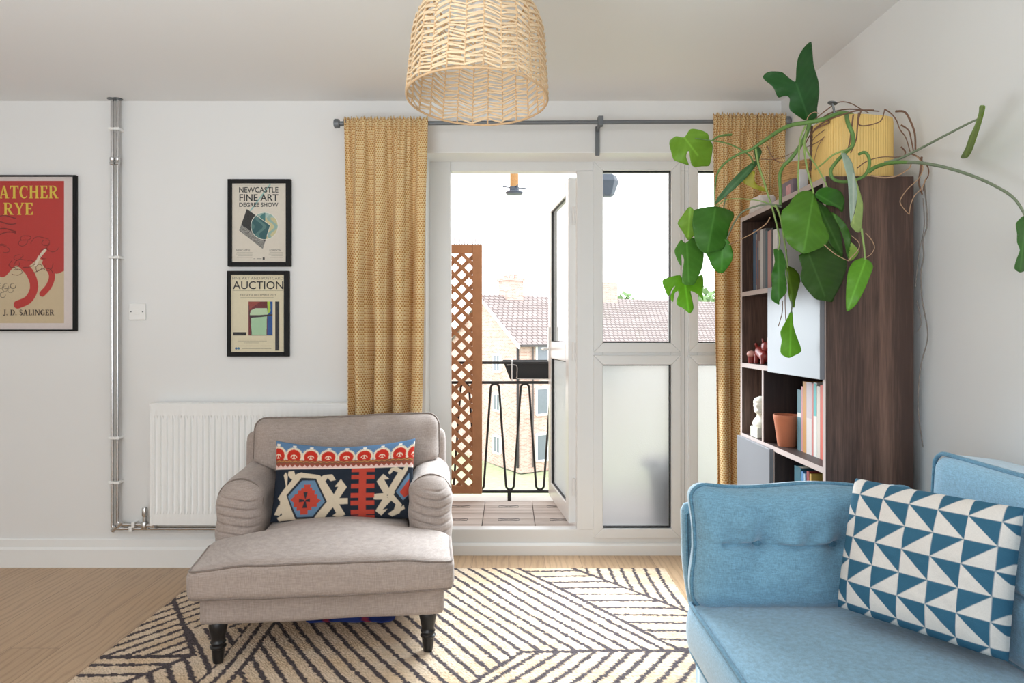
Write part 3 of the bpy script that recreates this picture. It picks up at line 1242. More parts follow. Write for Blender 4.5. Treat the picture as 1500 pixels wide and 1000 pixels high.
xa, xb = wall_x(164.5, ip), wall_x(172.5, ip)
zb1, zb2 = wall_z(774, ip), wall_z(768, ip)
xr = wall_x(222, ip)
specs = [(xa, zb1, -.36, 'outer steel heating pipe running from ceiling down along the left wall, left of the pair'),
         (xb, zb2, xr, 'inner steel heating pipe running down the wall to the radiator valve, right of the pair')]
for k, (x, zb_, xe, lb) in enumerate(specs):
    t = thing('heating_pipe', lb, 'pipe', (x, ip, zb_), 0, 'pair of steel heating pipes')
    m = MB()
    pts = [(x, ip, HZ)] + [(x, ip, HZ - .3 * j) for j in range(1, 5)] + [(x, ip, zb_ + .02)]
    for a in range(0, 91, 15):
        pts.append((x + .02 - .02 * math.cos(R(a)), ip, zb_ + .02 - .02 * math.sin(R(a))))
    pts += [(xe, ip, zb_)]
    m.tube(pts, .0082, 10)
    m.build('pipe_run', CHROME, t, smooth=50)
    for z in (wall_z(236, ip),):
        m = MB()
        m.lathe([(.009, z - .02), (.0125, z - .017), (.0125, z - .004), (.0095, z), (.0125, z + .004), (.0125, z + .017), (.009, z + .02)], 12, (x, ip, 0))
        m.build('coupling', CHROME, t, smooth=40)
    m = MB()
    m.lathe([(.012, -.016), (.012, .016)], 10, (x + .012, ip, zb_ + .0), M=Matrix.Rotation(R(45), 4, 'Y'))
    m.build('elbow', CHROME, t, smooth=40)
    m = MB()
    m.lathe([(.012, HZ - .004), (.024, HZ - .003), (.024, HZ)], 14, (x, ip, 0))
    m.build('ceiling_collar', GREY_METAL, t)
    for z in (wall_z(189, ip), wall_z(377, ip), wall_z(541 + 100, ip) - .0, wall_z(706, ip)):
        m = MB()
        m.box((x - .014, ip - .014, z - .007), (x + .014, YB, z + .007))
        m.build('pipe_clip', WHITE_PLASTIC, t, bevel=.003, label='white plastic pipe clip')
    m = MB()
    m.box((wall_x(192 + 4 * k, ip) - .007, ip - .014, zb_ - .014), (wall_x(192 + 4 * k, ip) + .01, YB, zb_ + .014))
    m.build('pipe_clip', WHITE_PLASTIC, t, bevel=.003, label='white plastic pipe clip')

rx0, rx1 = wall_x(220, 3.42), -.50
ry0, ry1 = 3.435, 3.50
rz0, rz1 = wall_z(769, 3.435), wall_z(594, 3.435)
rx0 = wall_x(220, 3.435)
rd = thing('radiator', 'white ribbed panel radiator on the wall behind the taupe armchair', 'radiator', ((rx0 + rx1) / 2, YB, 0))
m = MB()
# one pressed sheet: flutes between flat top and bottom margins
step = wall_x(29.8 / 3.571, 1) - wall_x(0, 1)
pit = 8.75 / 1000 * 3.435
nx = int((rx1 - rx0) / pit)
xs_, prof = [], []
mx0 = rx0 + .018
mx1 = rx1 - .018
nfl = int((mx1 - mx0) / pit)
pit = (mx1 - mx0) / nfl
cols = [(rx0, 0)]
for k in range(nfl):
    x = mx0 + k * pit
    cols += [(x + .1 * pit, 0), (x + .24 * pit, 1), (x + .5 * pit, 1), (x + .64 * pit, 0)]
cols += [(rx1, 0)]
rows = [(rz0, 0), (rz0 + .055, 0), (rz0 + .075, 1), (rz1 - .07, 1), (rz1 - .05, 0), (rz1, 0)]
for z, a in rows:
    for x, b in cols:
        m.v.append((x, ry0 + .009 * a * b, z))
nc = len(cols)
for j in range(len(rows) - 1):
    for i in range(nc - 1):
        m.f.append((j * nc + i, j * nc + i + 1, (j + 1) * nc + i + 1, (j + 1) * nc + i))
m.build('ribbed_panel', RAD_WHITE, rd, smooth=30)
for x_, s_ in ((rx0 - .004, 0), (rx1 - .010, 1)):
    m = MB()
    m.box((x_, ry0 - .002, rz0 - .004), (x_ + .014, ry1, rz1 + .002))
    m.build('side_panel', RAD_WHITE, rd, bevel=.003)
m = MB()
m.box((rx0 - .004, ry0 - .003, rz1), (rx1 + .004, ry1, rz1 + .012))
for k in range(30):
    x = rx0 + .05 + k * .038
    if x < rx1 - .03:
        m.box((x, ry0 + .02, rz1 + .012), (x + .026, ry1 - .012, rz1 + .013))
m.build('top_grille', RAD_WHITE, rd, bevel=.004)
m = MB()
m.box((rx0, ry0 + .02, rz0), (rx1, ry1, rz1 - .01))
m.build('back_panel', RAD_WHITE, rd)
vx = wall_x(212, 3.47)
m = MB()
m.tube([(vx, 3.47, zb2 - .012), (vx, 3.47, zb2 + .03), (vx + .0, 3.47, zb2 + .045)], .011, 10)
m.lathe([(.016, zb2 - .016), (.019, zb2 - .006), (.019, zb2 + .008), (.015, zb2 + .018)], 12, (vx, 3.47, 0))
m.tube([(vx, 3.47, zb2), (vx + .06, 3.468, zb2)], .012, 10)
m.lathe([(.017, -.012), (.017, .012)], 6, (vx + .045, 3.468, zb2), M=Matrix.Rotation(R(90), 4, 'Y'))
m.build('valve', CHROME, rd, smooth=40, label='steel radiator valve')
m = MB()
m.lathe([(.011, zb2 + .045), (.0135, zb2 + .05), (.0135, zb2 + .085), (.01, zb2 + .092)], 14, (vx, 3.47, 0))
m.build('valve_cap', CHROME, rd, smooth=40)

sx, sz = wall_x(202.3, YB), wall_z(456.5, YB)
sp = thing('socket_plate', 'small square white wall plate with two screws beside the pipes', 'wall socket', (sx, YB, sz))
m = MB()
m.box((sx - .043, YB - .012, sz - .043), (sx + .043, YB, sz + .043))
m.build('plate', WHITE_PLASTIC, sp, bevel=.004)
m = MB()
m.box((sx - .012, YB - .014, sz - .016), (sx + .012, YB - .011, sz + .012))
m.build('outlet_cover', WHITE_PLASTIC, sp, bevel=.002)
for s in (-1, 1):
    m = MB()
    m.lathe([(.0035, 0), (.0035, .0015)], 10, (sx + s * .03, YB - .0118, sz), M=Matrix.Rotation(R(90), 4, 'X'))
    m.build('screw', GREY_METAL, sp)

# ------------------------------------------------------------------ framed prints
FY = 3.497      # face of the frames


def framed(name, label, px0, py0, px1, py1, bar_l, bar_t, bar_r, bar_b, group=None):
    x0, x1 = wall_x(px0, FY), wall_x(px1, FY)
    z0, z1 = wall_z(py1, FY), wall_z(py0, FY)
    t = thing(name, label, 'framed print', ((x0 + x1) / 2, YB, z0), 0, group)
    k = FY / F
    m = MB()
    ix0, ix1, iz0, iz1 = x0 + bar_l * k, x1 - bar_r * k, z0 + bar_b * k, z1 - bar_t * k
    yb_ = YB - .001
    m.box((x0, FY, z0), (ix0, yb_, z1))
    m.box((ix1, FY, z0), (x1, yb_, z1))
    m.box((ix0, FY, z0), (ix1, yb_, iz0))
    m.box((ix0, FY, iz1), (ix1, yb_, z1))
    m.build('frame', BLACK_FRAME, t, bevel=.002)
    return t, ix0, ix1, iz0, iz1


PY = 3.507     # plane of the paper
PAPER = C(226, 216, 202)


def canvas_on(t, cv, fn, name='print'):
    m = MB()
    cv.mesh(m, fn)
    return m.build(name, PRINT, t)


# large red poster, cut by the left edge of the photograph
t, a0, a1, b0, b1 = framed('framed_poster', 'large red and cream poster with yellow capitals in a thin black frame', -52, 256, 110.5, 484.5, 3, 2.2, 4.5, 2.2)


def pxy(x, y):
    return (wall_x(x, PY), PY, wall_z(y, PY))


cv = Canvas(-50, 257.5, 107, 483, 330, 470, C(222, 208, 204))
RED, CREAM = C(190, 56, 50), C(208, 186, 152)
k_in = (cv.X > -43) & (cv.X < 94) & (cv.Y > 265) & (cv.Y < 473)
cv.a[k_in] = CREAM
edge = 392 + 9 * np.sin((cv.X + 20) / 15.0) + 5 * np.sin(cv.X / 6.0 + 1)
cv.a[k_in & (cv.Y < edge)] = RED
# loose abstract brush sweeps of the same red, and pale gaps
for pts, w in (([(30, 385), (44, 400), (50, 420), (42, 438), (26, 446)], 12), ([(66, 385), (76, 402), (72, 418), (62, 430)], 9), ([(-30, 390), (-18, 412), (-28, 430)], 11)):
    q = [(p.x, p.y) for p in smoothpath([(x, y, 0) for x, y in pts], 6)]
    cv.line(q, w, RED)
q = [(p.x, p.y) for p in smoothpath([(52, 388, 0), (58, 376, 0), (66, 366, 0)], 6)]
cv.line(q, 4, C(226, 212, 190))
random.seed(5)
DKR = C(96, 34, 34)
for k in range(26):
    x, y = random.uniform(-38, 88), random.uniform(325, 402)
    a = random.uniform(0, 6.28)
    pts = []
    for j in range(16):
        pts.append((x, y))
        a += random.uniform(-.2, .75)
        x += 2.4 * math.cos(a)
        y += 1.7 * math.sin(a)
    pts = [p for p in pts if -42 < p[0] < 92 and p[1] < 412]
    if len(pts) > 2:
        cv.line(pts, .8, DKR)
for y0 in (318, 326, 337, 342):
    cv.line([(x, y0 + 2.5 * math.sin(x / 7.0 + y0)) for x in range(-40, 26, 3)], 1.6, C(120, 38, 36))
for k in range(9):
    x, y = -6 + 3.3 * k + random.uniform(-2, 2), 424 + random.uniform(-6, 8)
    cv.line([(x + 4 * math.cos(a), y + 4 * math.sin(a)) for a in np.linspace(0, 5, 9)], .8, C(110, 96, 82))
canvas_on(t, cv, pxy)
m = MB()
serif_into(m, 'ATCHER', wall_x(-1, PY), wall_x(85.5, PY), wall_z(290.5, PY), wall_z(272, PY), PY - .0008)
serif_into(m, 'RYE', wall_x(5, PY), wall_x(49, PY), wall_z(314.5, PY), wall_z(297, PY), PY - .0008)
m.build('title_lettering', YELLOW_INK, t)
m = MB()
serif_into(m, 'J. D. SALINGER', wall_x(5, PY), wall_x(79.5, PY), wall_z(461.5, PY), wall_z(453.5, PY), PY - .0008)
m.build('author_lettering', BROWN_INK, t)
g = MB()
g.box((a0, FY + .003, b0), (a1, FY + .005, b1))
g.build('glazing', GLASS, t)

# exhibition print
t, a0, a1, b0, b1 = framed('framed_print', 'black framed print with circle and dark kite, upper of the two small frames', 333, 262, 425.5, 390, 6, 6, 7.2, 6.5, 'small black framed prints')
S = 3.336


def zxy(x, y):
    return pxy(310 + x / S, 240 + y / S)


cv = Canvas(96, 92, 363, 480, 270, 390, C(224, 214, 200))
for w, c in ((7, C(150, 190, 184)),):
    cv.line([(286, 100), (190, 228)], w, c)
inside = cv.poly([(172, 220), (287, 300), (250, 416), (134, 325)], C(44, 42, 42))
rng = np.random.RandomState(2)
nz = rng.rand(*cv.X.shape)
low = inside & (nz > .55) & ((cv.Y - cv.X * .7) > 195)
cv.a[low] = C(196, 192, 184)
kk = (cv.X - 258) ** 2 + (cv.Y - 303) ** 2 < 66 ** 2
cv.a[kk] = C(172, 196, 190)
yy = kk & (cv.X > 262)
cv.a[yy & (cv.Y > 262)] = C(206, 196, 150)
cv.a[kk & inside] = C(46, 92, 96)
cv.a[kk & ~inside & (cv.X < 262)] = C(66, 122, 122)
wav = kk & (np.sin(cv.X / 9 + np.sin(cv.Y / 13) * 2) > .55)
cv.a[wav & inside] = C(84, 124, 122)
cv.a[wav & ~inside] = C(150, 178, 168)
cv.line([(258 + 66 * math.cos(a), 303 + 66 * math.sin(a)) for a in np.linspace(0, 6.3, 50)], 2.5, C(238, 234, 222))
cv.line([(200, 238), (287, 300), (270, 352)], 2.5, C(230, 226, 214))
for yl in (433, 441, 449, 457):
    for xa_, xb_ in ((118, 198), (280, 346)):
        xs2 = list(np.arange(xa_ + (yl % 3) * 6, xb_, 7))
        for x in xs2:
            cv.line([(x, yl), (x + 4.5, yl)], 2.0, C(172, 162, 148))
for x in np.arange(136, 326, 7):
    cv.line([(x, 106), (x + 4, 106)], 2.0, C(196, 188, 174))
for x in (206, 222, 230, 238):
    cv.line([(x, 463), (x + 5, 463)], 3, C(150, 142, 130))
cv.rect(249, 457, 259, 468, C(60, 58, 56))
canvas_on(t, cv, zxy)
m = MB()


def ztext(m, s, x0, x1, y0, y1, off=0.0):
    p, q = zxy(x0, y1), zxy(x1, y0)
    text_into(m, s, p[0], q[0], p[2], q[2], PY, off)


ztext(m, 'NEWCASTLE', 134, 326, 113, 140, .014)
ztext(m, 'FINE ART', 136, 326, 148, 182, .014)
ztext(m, 'DEGREE SHOW', 135, 326, 189, 210, .014)
ztext(m, 'NEWCASTLE', 120, 187, 417, 427)
ztext(m, 'LONDON', 283, 338, 417, 427)
m.build('lettering', INK, t)
g = MB()
g.box((a0, FY + .003, b0), (a1, FY + .005, b1))
g.build('glazing', GLASS, t)

# auction print
t, a0, a1, b0, b1 = framed('framed_print', 'black framed print with green tub artwork, lower of the two small frames', 332, 396.5, 423, 522, 5.5, 5.5, 7.2, 6.5, 'small black framed prints')
cv = Canvas(90, 540, 352, 922, 265, 385, C(228, 216, 186))
cv.rect(180, 672, 298, 838, C(112, 44, 48))
cv.poly([(180, 672), (240, 672), (200, 700), (180, 720)], C(150, 70, 60))
cv.rect(272, 672, 298, 838, C(44, 84, 150))
cv.poly([(272, 672), (286, 672), (288, 720), (274, 735)], C(176, 206, 70))
cv.poly([(194, 745), (270, 738), (268, 838), (192, 838)], C(170, 206, 168))
cv.poly([(186, 738), (192, 716), (214, 705), (270, 705), (276, 738)], C(190, 214, 176))
cv.poly([(184, 740), (240, 738), (298, 734), (298, 741), (240, 748), (188, 752)], C(58, 44, 48))
cv.line([(182, 836), (298, 836)], 3, C(40, 36, 40))
cv.line([(181, 690), (196, 835)], 3, C(54, 40, 44))
cv.rect(104, 822, 170, 838, C(26, 26, 28))
cv.rect(311, 672, 331, 912, C(52, 52, 56))
for yl, xa_, xb_ in ((619, 104, 348), (652, 142, 300), (856, 128, 264), (865, 128, 270), (874, 160, 230), (889, 120, 292), (902, 150, 288)):
    for x in np.arange(xa_, xb_, 6.5):
        cv.line([(x, yl), (x + 4.2, yl)], 2.2, C(168, 156, 130))
cv.disc(120, 901, 6, C(60, 100, 150))
cv.disc(132, 901, 6, C(70, 130, 160))
canvas_on(t, cv, zxy)
m = MB()
ztext(m, 'AUCTION', 104, 350, 573, 612, .008)
m.build('lettering', INK, t)
m = MB()
ztext(m, 'FINE ART AND POSTCARD', 102, 350, 552, 565)
ztext(m, 'FRIDAY 6 DECEMBER 2019', 140, 316, 635, 646)
m.build('small_lettering', GREYINK, t)
g = MB()
g.box((a0, FY + .003, b0), (a1, FY + .005, b1))
g.build('glazing', GLASS, t)

# ------------------------------------------------------------------ curtain rod and curtains
YC = 3.40
rz = wall_z(181, YC)
rod = thing('curtain_rod', 'slim grey metal curtain rod above the balcony window', 'curtain rod', (.26, YC, rz))
m = MB()
rx_0, rx_1 = wall_x(503, YC), 1.385
m.tube([(rx_0, YC, rz), (rx_1, YC, rz + .012)], .0105, 12)
m.build('pole', GREY_METAL, rod, smooth=50)
for x, s in ((rx_0, -1), (rx_1 - .03, 1)):
    m = MB()
    rot = Matrix.Rotation(R(90) * s, 4, 'Y')
    zz = rz if s < 0 else rz + .012
    m.lathe([(.012, -.002), (.012, .018), (.021, .02), (.023, .026), (.023, .042), (.018, .046)], 16, (x, YC, zz), M=rot)
    m.build('finial', GREY_METAL, rod, smooth=35)
for x, w in ((wall_x(507, YC), .02), (wall_x(879.5, YC), .022), (1.372, .02)):
    m = MB()
    m.lathe([(.018, -w / 2), (.018, w / 2)], 14, (x, YC, rz + .006), M=Matrix.Rotation(R(90), 4, 'Y'))
    m.box((x - .006, YC, rz - .008), (x + .006, YB, rz + .012))
    if w == .022:
        m.box((x - .011, YB - .012, rz - .13), (x + .011, YB, rz + .02))
        m.box((x - .013, YC - .02, rz - .012), (x + .013, YC + .02, rz + .034))
    m.build('bracket', GREY_METAL, rod, bevel=.002)


def curtain_mat(name, ground, tri, dark):
    t = NT(name)
    uvn = t.n('ShaderNodeUVMap')
    sep = t.n('ShaderNodeSeparateXYZ')
    t.link(uvn.outputs[0], sep.inputs[0])
    S_ = 0.0165
    u = t.math('DIVIDE', sep.outputs[0], S_)
    v = t.math('DIVIDE', sep.outputs[1], S_ * .70)
    row = t.math('FLOOR', v)
    half = t.math('MULTIPLY', t.math('MODULO', t.math('ABSOLUTE', row), 2.0), 0.5)
    fu = t.math('SUBTRACT', t.math('FRACT', t.math('ADD', u, half)), 0.5)
    fv = t.math('FRACT', v)
    # white triangle pointing up in each cell
    lim = t.math('MULTIPLY', t.math('SUBTRACT', 0.92, fv), 0.62)
    inside = t.math('LESS_THAN', t.math('ABSOLUTE', fu), lim)
    above = t.math('GREATER_THAN', fv, 0.16)
    trim = t.math('MULTIPLY', inside, above)
    # dark dot in the middle of each triangle
    dd = t.math('ADD', t.math('POWER', fu, 2.0), t.math('POWER', t.math('MULTIPLY', t.math('SUBTRACT', fv, 0.36), 0.7), 2.0))
    dot = t.math('LESS_THAN', dd, 0.016)
    # thin darker line between rows
    ln = t.math('LESS_THAN', fv, 0.10)
    col = t.mix(trim, ground, tri)
    col = t.mix(t.math('MULTIPLY', dot, 0.85), col, dark)
    col = t.mix(t.math('MULTIPLY', ln, 0.25), col, dark)
    b = t.n('ShaderNodeBsdfTranslucent')
    t.link(col, b.inputs[0])
    t.fin(col, 0.9, 0, 0.15, Sheen_Weight=0.1)
    mx = t.n('ShaderNodeMixShader')
    mx.inputs[0].default_value = 0.3
    t.link(t.bsdf.outputs[0], mx.inputs[1])
    t.link(b.outputs[0], mx.inputs[2])
    t.link(mx.outputs[0], t.out.inputs['Surface'])
    return t.m


CURT = curtain_mat('mustard_triangle_print_cotton', C(246, 226, 180), C(212, 160, 88), C(168, 120, 68))


def curtain(label, top, bot, ztop, zbot, nf, seed, full=2.0):
    """top, bot: (x left, x right) of the hanging cloth at its head and hem"""
    random.seed(seed)
    NU, NV = 320, 70
    ph_ = [random.uniform(-.6, .6) for _ in range(40)]
    am = [random.uniform(.65, 1.25) for _ in range(40)]
    m = MB()
    uv = []
    W = (top[1] - top[0]) * full
    for j in range(NV + 1):
        s = j / NV
        z = ztop + (zbot - ztop) * s
        x0 = top[0] + (bot[0] - top[0]) * s
        x1 = top[1] + (bot[1] - top[1]) * s
        for i in range(NU + 1):
            u = i / NU
            f = u * nf
            k = int(f)
            # soft main folds, growing from the gathered head towards the hem
            grow = min(1, .25 + 1.4 * s)
            w = math.sin(2 * math.pi * f + ph_[k % 40] * .8 + .5 * math.sin(3 * s + k))
            a = .050 * am[k % 40] * grow
            fine = .007 * (1 - min(1, s * 2.6)) * math.sin(2 * math.pi * u * nf * 3.7 + 2 * math.sin(9 * u))
            y = YC - .016 + a * w + fine
            if s < .04:      # cloth passes round the rod and stands up in a frill
                y = YC - .023 + fine * 1.1
            x = x0 + (x1 - x0) * u + .010 * math.sin(2 * math.pi * f + 1 + ph_[k % 40]) * grow
            x += .01 * fbm((u * 6, s * 2, seed), 1.0) * s
            zz = z
            if j == 0:
                zz += .006 * math.sin(u * nf * 40) + random.uniform(-.004, .004)
            m.v.append((x, max(YC - .075, min(y, YC + .036)), zz))
            if i == 0:
                arc = 0.0
            else:
                q0, q1 = m.v[-2], m.v[-1]
                arc += math.hypot(q1[0] - q0[0], q1[1] - q0[1])
            uv.append([arc, z])
    # the cloth keeps its width: scale every row to the hem's length
    ref = uv[-1][0]
    for j in range(NV + 1):
        k = ref / max(uv[j * (NU + 1) + NU][0], 1e-6)
        for i in range(NU + 1):
            uv[j * (NU + 1) + i][0] *= k
    for j in range(NV):
        for i in range(NU):
            a = j * (NU + 1) + i
            m.f.append((a, a + 1, a + NU + 2, a + NU + 1))
    m.uv = uv
    o = m.build('curtain', CURT, smooth=180, solid=.0016)
    tag(o, label, 'curtain', 'mustard print curtains')
    return o


zt = wall_z(174.5, YC)
curtain('mustard curtain with tiny triangle print gathered left of the balcony door', (wall_x(505, YC), wall_x(627.5, YC)), (wall_x(510, YC), wall_x(616, YC)), zt, .752, 4, 4, 2.1)
curtain('mustard print curtain between the balcony window and the bookcase', (wall_x(1042.5, YC), 1.375), (wall_x(1049, YC), 1.36), wall_z(169, YC), .03, 5.2, 9, 2.1)

# ------------------------------------------------------------------ woven pendant lamp
lx, ly, lz = wall_x(699, 2.02), 2.02, 1.893
LR, LH = .208, .29
lamp = thing('pendant_lamp', 'round woven rattan pendant lamp hanging from the ceiling', 'lamp', (lx, ly, lz))
lamp.rotation_euler = (R(-3.7), R(1.2), 0)
RATTAN = plain('pale_rattan', C(226, 200, 164), 0.65, var=0.16, vs=40)
RATTAN2 = plain('tan_rattan_rib', C(206, 172, 132), 0.65, var=0.16, vs=40)


def lrad(z):
    # straight slightly tapering wall with a rounded shoulder
    if z < .16:
        return LR - .012 * z / .16
    q = (z - .16) / (LH - .16)
    return (LR - .012) - .085 * (1 - math.sqrt(max(0, 1 - (q * .96) ** 2)))


NR = 26
m = MB()
for k in range(NR):
    a = 2 * math.pi * k / NR
    m.tube([(lrad(LH * j / 12) * math.cos(a), lrad(LH * j / 12) * math.sin(a), LH * j / 12) for j in range(13)], .0026, 6)
m.build('rib', RATTAN2, lamp, local=True)
m = MB()
NL = 28
random.seed(21)
for k in range(NR):
    a0_, a1_ = 2 * math.pi * k / NR, 2 * math.pi * (k + 1) / NR
    for j in range(NL):
        zc = .008 + (LH - .016) * (j + .5) / NL
        sl_ = (.0058 if k % 2 else -.0058) + random.uniform(-.0035, .0035)
        jit = random.uniform(-.0012, .0012)
        p = []
        for q in range(4):
            f = q / 3
            z = min(LH, max(0, zc + sl_ * (f - .5) * 2 + jit))
            rr_ = lrad(z) + .0035 * (1 if (j + k) % 2 else -1) * (0.3 + .7 * math.sin(math.pi * f))
            aa = a0_ + (a1_ - a0_) * f
            p.append(Vector((rr_ * math.cos(aa), rr_ * math.sin(aa), z)))
        for q in range(3):
            rad = Vector((math.cos(a0_), math.sin(a0_), 0))
            m.bar(p[q], p[q + 1], .0026, random.uniform(.0040, .0062))
m.build('woven_shade', RATTAN, lamp, local=True)
for nm, z, r_ in (('lower_rim', 0.0, .0034), ('upper_rim', LH, .0034)):
    m = MB()
    m.tube([(lrad(z) * math.cos(R(a)), lrad(z) * math.sin(R(a)), z) for a in range(0, 360, 5)], r_, 8, closed=True)
    m.build(nm, RATTAN2, lamp, local=True, smooth=60)
m = MB()
for a in (0, 120, 240):
    m.tube([(lrad(LH) * math.cos(R(a)), lrad(LH) * math.sin(R(a)), LH), (.022 * math.cos(R(a)), .022 * math.sin(R(a)), LH)], .002, 6)
m.tube([(.022 * math.cos(R(a)), .022 * math.sin(R(a)), LH) for a in range(0, 360, 20)], .003, 6, closed=True)
m.build('spider_ring', WHITE_PLASTIC, lamp, local=True)
m = MB()
m.lathe([(.02, LH - .035), (.021, LH + .01), (.016, LH + .03), (.006, LH + .04)], 16)
m.build('lamp_holder', WHITE_PLASTIC, lamp, local=True, smooth=40)
m = MB()
m.tube([(0, 0, LH + .03), (-.002, .004, LH + .09), (.010, .009, HZ - lz)], .0035, 6)
m.build('cord', WHITE_PLASTIC, lamp, local=True)

# ------------------------------------------------------------------ rug
def rug():
    x0, x1, y0, y1 = -1.505, .795, 1.85, 3.46
    res = .0056
    nx, ny = int((x1 - x0) / res), int((y1 - y0) / res)
    cv = Canvas(x0, y0, x1, y1, nx, ny, (0, 0, 0))
    rng = np.random.RandomState(4)
    # ragged woven edges: jitter the sampling position in small blocks
    jx = np.repeat(np.repeat(rng.uniform(-1, 1, (ny // 2 + 1, nx // 2 + 1)), 2, 0), 2, 1)[:ny, :nx]
    X = cv.X + .0035 * jx + .006 * np.sin(cv.Y * 9 + cv.X * 5)
    Y = cv.Y + .0035 * np.roll(jx, 7, 1) + .005 * np.sin(cv.X * 8 + 1)
    dark = np.zeros(X.shape, bool)

    def side(p, d):
        """signed distance, positive to the left of direction d through p"""
        L = math.hypot(*d)
        return ((X - p[0]) * (-d[1]) + (Y - p[1]) * d[0]) / L

    def stripes(mask, d, sp, off, w):
        s = side((0, 0), d)
        f = np.mod(s - off, sp)
        dark[mask & (f < w)] = True

    A = (.57, -.82)
    Bd = (.6, .8)
    w = .0165
    sA = side((.048, 3.458), (.5956, -.894))       # left of A line is +x side (up-right)
    sB = side((.325, 3.458), (.424, -.531))
    sF = side((.045, 2.553), (-.141, -.205))
    sK = side((-1.50, 3.07), (.33, -.55))
    sM = side((-1.17, 2.52), (-.55, -.83))
    HY = 2.553
    up = Y > HY
    right_up = up & (sA > 0)
    r6 = right_up & (sB < 0)
    r7 = right_up & (sB >= 0)
    stripes(r6, (1, 0), .0765, .0 + 2.64 % .0765, w)
    stripes(r7, (0, 1), .058, -.755 % .058, w)
    r8 = (~up) & (X > .045 - (HY - Y) * .69)
    stripes(r8, Bd, .057, .01, w * 1.15)
    gx = -.945
    lowleft = (~up) & ~r8
    mid = (up & (sA <= 0) & (X > gx)) | (lowleft & (X > gx))
    stripes(mid, (.5956, -.894), .057, (-(.048 * .894 + 3.458 * .5956) / 1.0742 * -1) % .057, w * 1.05)
    # vertical band
    vband = (X <= gx) & (X > gx - .115) & (Y < 2.93)
    stripes(vband, (0, 1), .052, (-gx) % .052, w * 1.1)
    left = (X <= gx) & ~vband
    H2 = 2.51
    rK = left & (sK < 0) & (Y > H2)            # lower left of K
    aboveK = left & (sK >= 0) & (Y > 2.75)
    r2 = left & (Y <= H2) & (sM < 0)
    r3 = left & ~rK & ~aboveK & ~r2
    stripes(rK, Bd, .058, .02, w * 1.15)
    stripes(aboveK, Bd, .058, .05, w)
    stripes(r2, (1, 0), .071, (H2 - .071) % .071, w * 1.2)
    stripes(r3, A, .058, .03, w * 1.2)
    for m, wd in (((np.abs(sA) < w * .6) & up, 0), ((np.abs(sB) < w * .6) & right_up, 0), ((np.abs(Y - HY) < w * .6) & (X > .03), 0),
                  ((np.abs(sF) < w * .6) & ~up & (X > -.6), 0), ((np.abs(sK) < w * .6) & left & (Y > H2), 0),
                  ((np.abs(Y - H2) < w * .8) & (X < -1.165), 0), ((np.abs(sM) < w * .7) & (Y < H2) & left, 0)):
        dark |= m
    n1 = rng.rand(ny, nx)
    weave = .86 + .2 * rng.rand(ny, nx)
    rows = 1 + .06 * np.sin(cv.Y / res * math.pi * .5)
    jute = np.array(C(206, 180, 150))
    jute2 = np.array(C(222, 204, 184))
    blot = .5 + .5 * np.sin(cv.X * 17 + 3 * np.sin(cv.Y * 11)) * np.sin(cv.Y * 23 + 2 * np.sin(cv.X * 9))
    base = jute[None, None] * (1 - blot[..., None] * .7) + jute2[None, None] * blot[..., None] * .7
    base = base * (weave * rows)[..., None]
    dk_ = np.array(C(82, 74, 76))[None, None] * (.75 + .5 * n1)[..., None]
    cv.a = np.where(dark[..., None], dk_, base)
    m = MB()
    hz = rng.rand(ny, nx) * .0028
    k = [0]

    def fn(x, y):
        i = k[0]
        k[0] += 1
        j, ii = divmod(i, nx)
        z = .011 + hz[j, ii]
        if j in (0, ny - 1) or ii in (0, nx - 1):
            z = .002
        return (x, y, z)
    cv.mesh(m, fn)
    m.f = [tuple(reversed(q)) for q in m.f]
    mt = attr_mat('woven_jute', .95, spec=.1)
    o = m.build('rug', mt)
    tag(o, 'large jute rug with dark geometric stripes on the oak floor', 'rug')


rug()

# ------------------------------------------------------------------ pillows


def pillow(mb, cv, w, h, T, M, pinch=.045, sag=0.0, back=(.05, .05, .05), puff=.5, wr=.004, seed=1):
    x0, x1 = cv.x[0], cv.x[-1]
    y0, y1 = cv.y[0], cv.y[-1]

    def shape(u, v, s):
        pr = max(0.0, (1 - abs(u) ** 2.6) * (1 - abs(v) ** 2.6)) ** puff
        x = u * w / 2 * (1 - pinch * (1 - v * v) * abs(u))
        z = v * h / 2 * (1 - pinch * (1 - u * u) * abs(v))
        if v > 0:
            z -= sag * (1 - u * u) * v
        d = s * T / 2 * pr + wr * fbm((u * 2.2, v * 2.2, seed + s), 1.0) * pr
        return M @ Vector((x, d, z))
    cv.mesh(mb, lambda x, y: shape((x - x0) / (x1 - x0) * 2 - 1, 1 - (y - y0) / (y1 - y0) * 2, -1))
    n = 24
    vs = [shape(i / n * 2 - 1, j / n * 2 - 1, 1) for j in range(n + 1) for i in range(n + 1)]
    fs = [(j * (n + 1) + i, j * (n + 1) + i + 1, (j + 1) * (n + 1) + i + 1, (j + 1) * (n + 1) + i) for j in range(n) for i in range(n)]
    mb.add(vs, [tuple(reversed(f)) for f in fs], [back] * len(vs))
    return shape


# ------------------------------------------------------------------ armchair
TAUPE = fabric('taupe_linen', C(167, 153, 145), 700, .10, .3, .02)
TAUPE_D = fabric('taupe_linen_piping', C(134, 121, 113), 700, .13, .3, .03)
ARM_O = Vector((-.675, 2.51, 0))
arz = R(7.0)
ac = thing('armchair', 'taupe linen armchair with rolled arms standing on the striped rug', 'armchair', ARM_O, arz)
AM = Matrix.Translation(ARM_O) @ Matrix.Rotation(arz, 4, 'Z')


def sstep(a, b, x):
    t = max(0.0, min(1.0, (x - a) / (b - a)))
    return t * t * (3 - 2 * t)


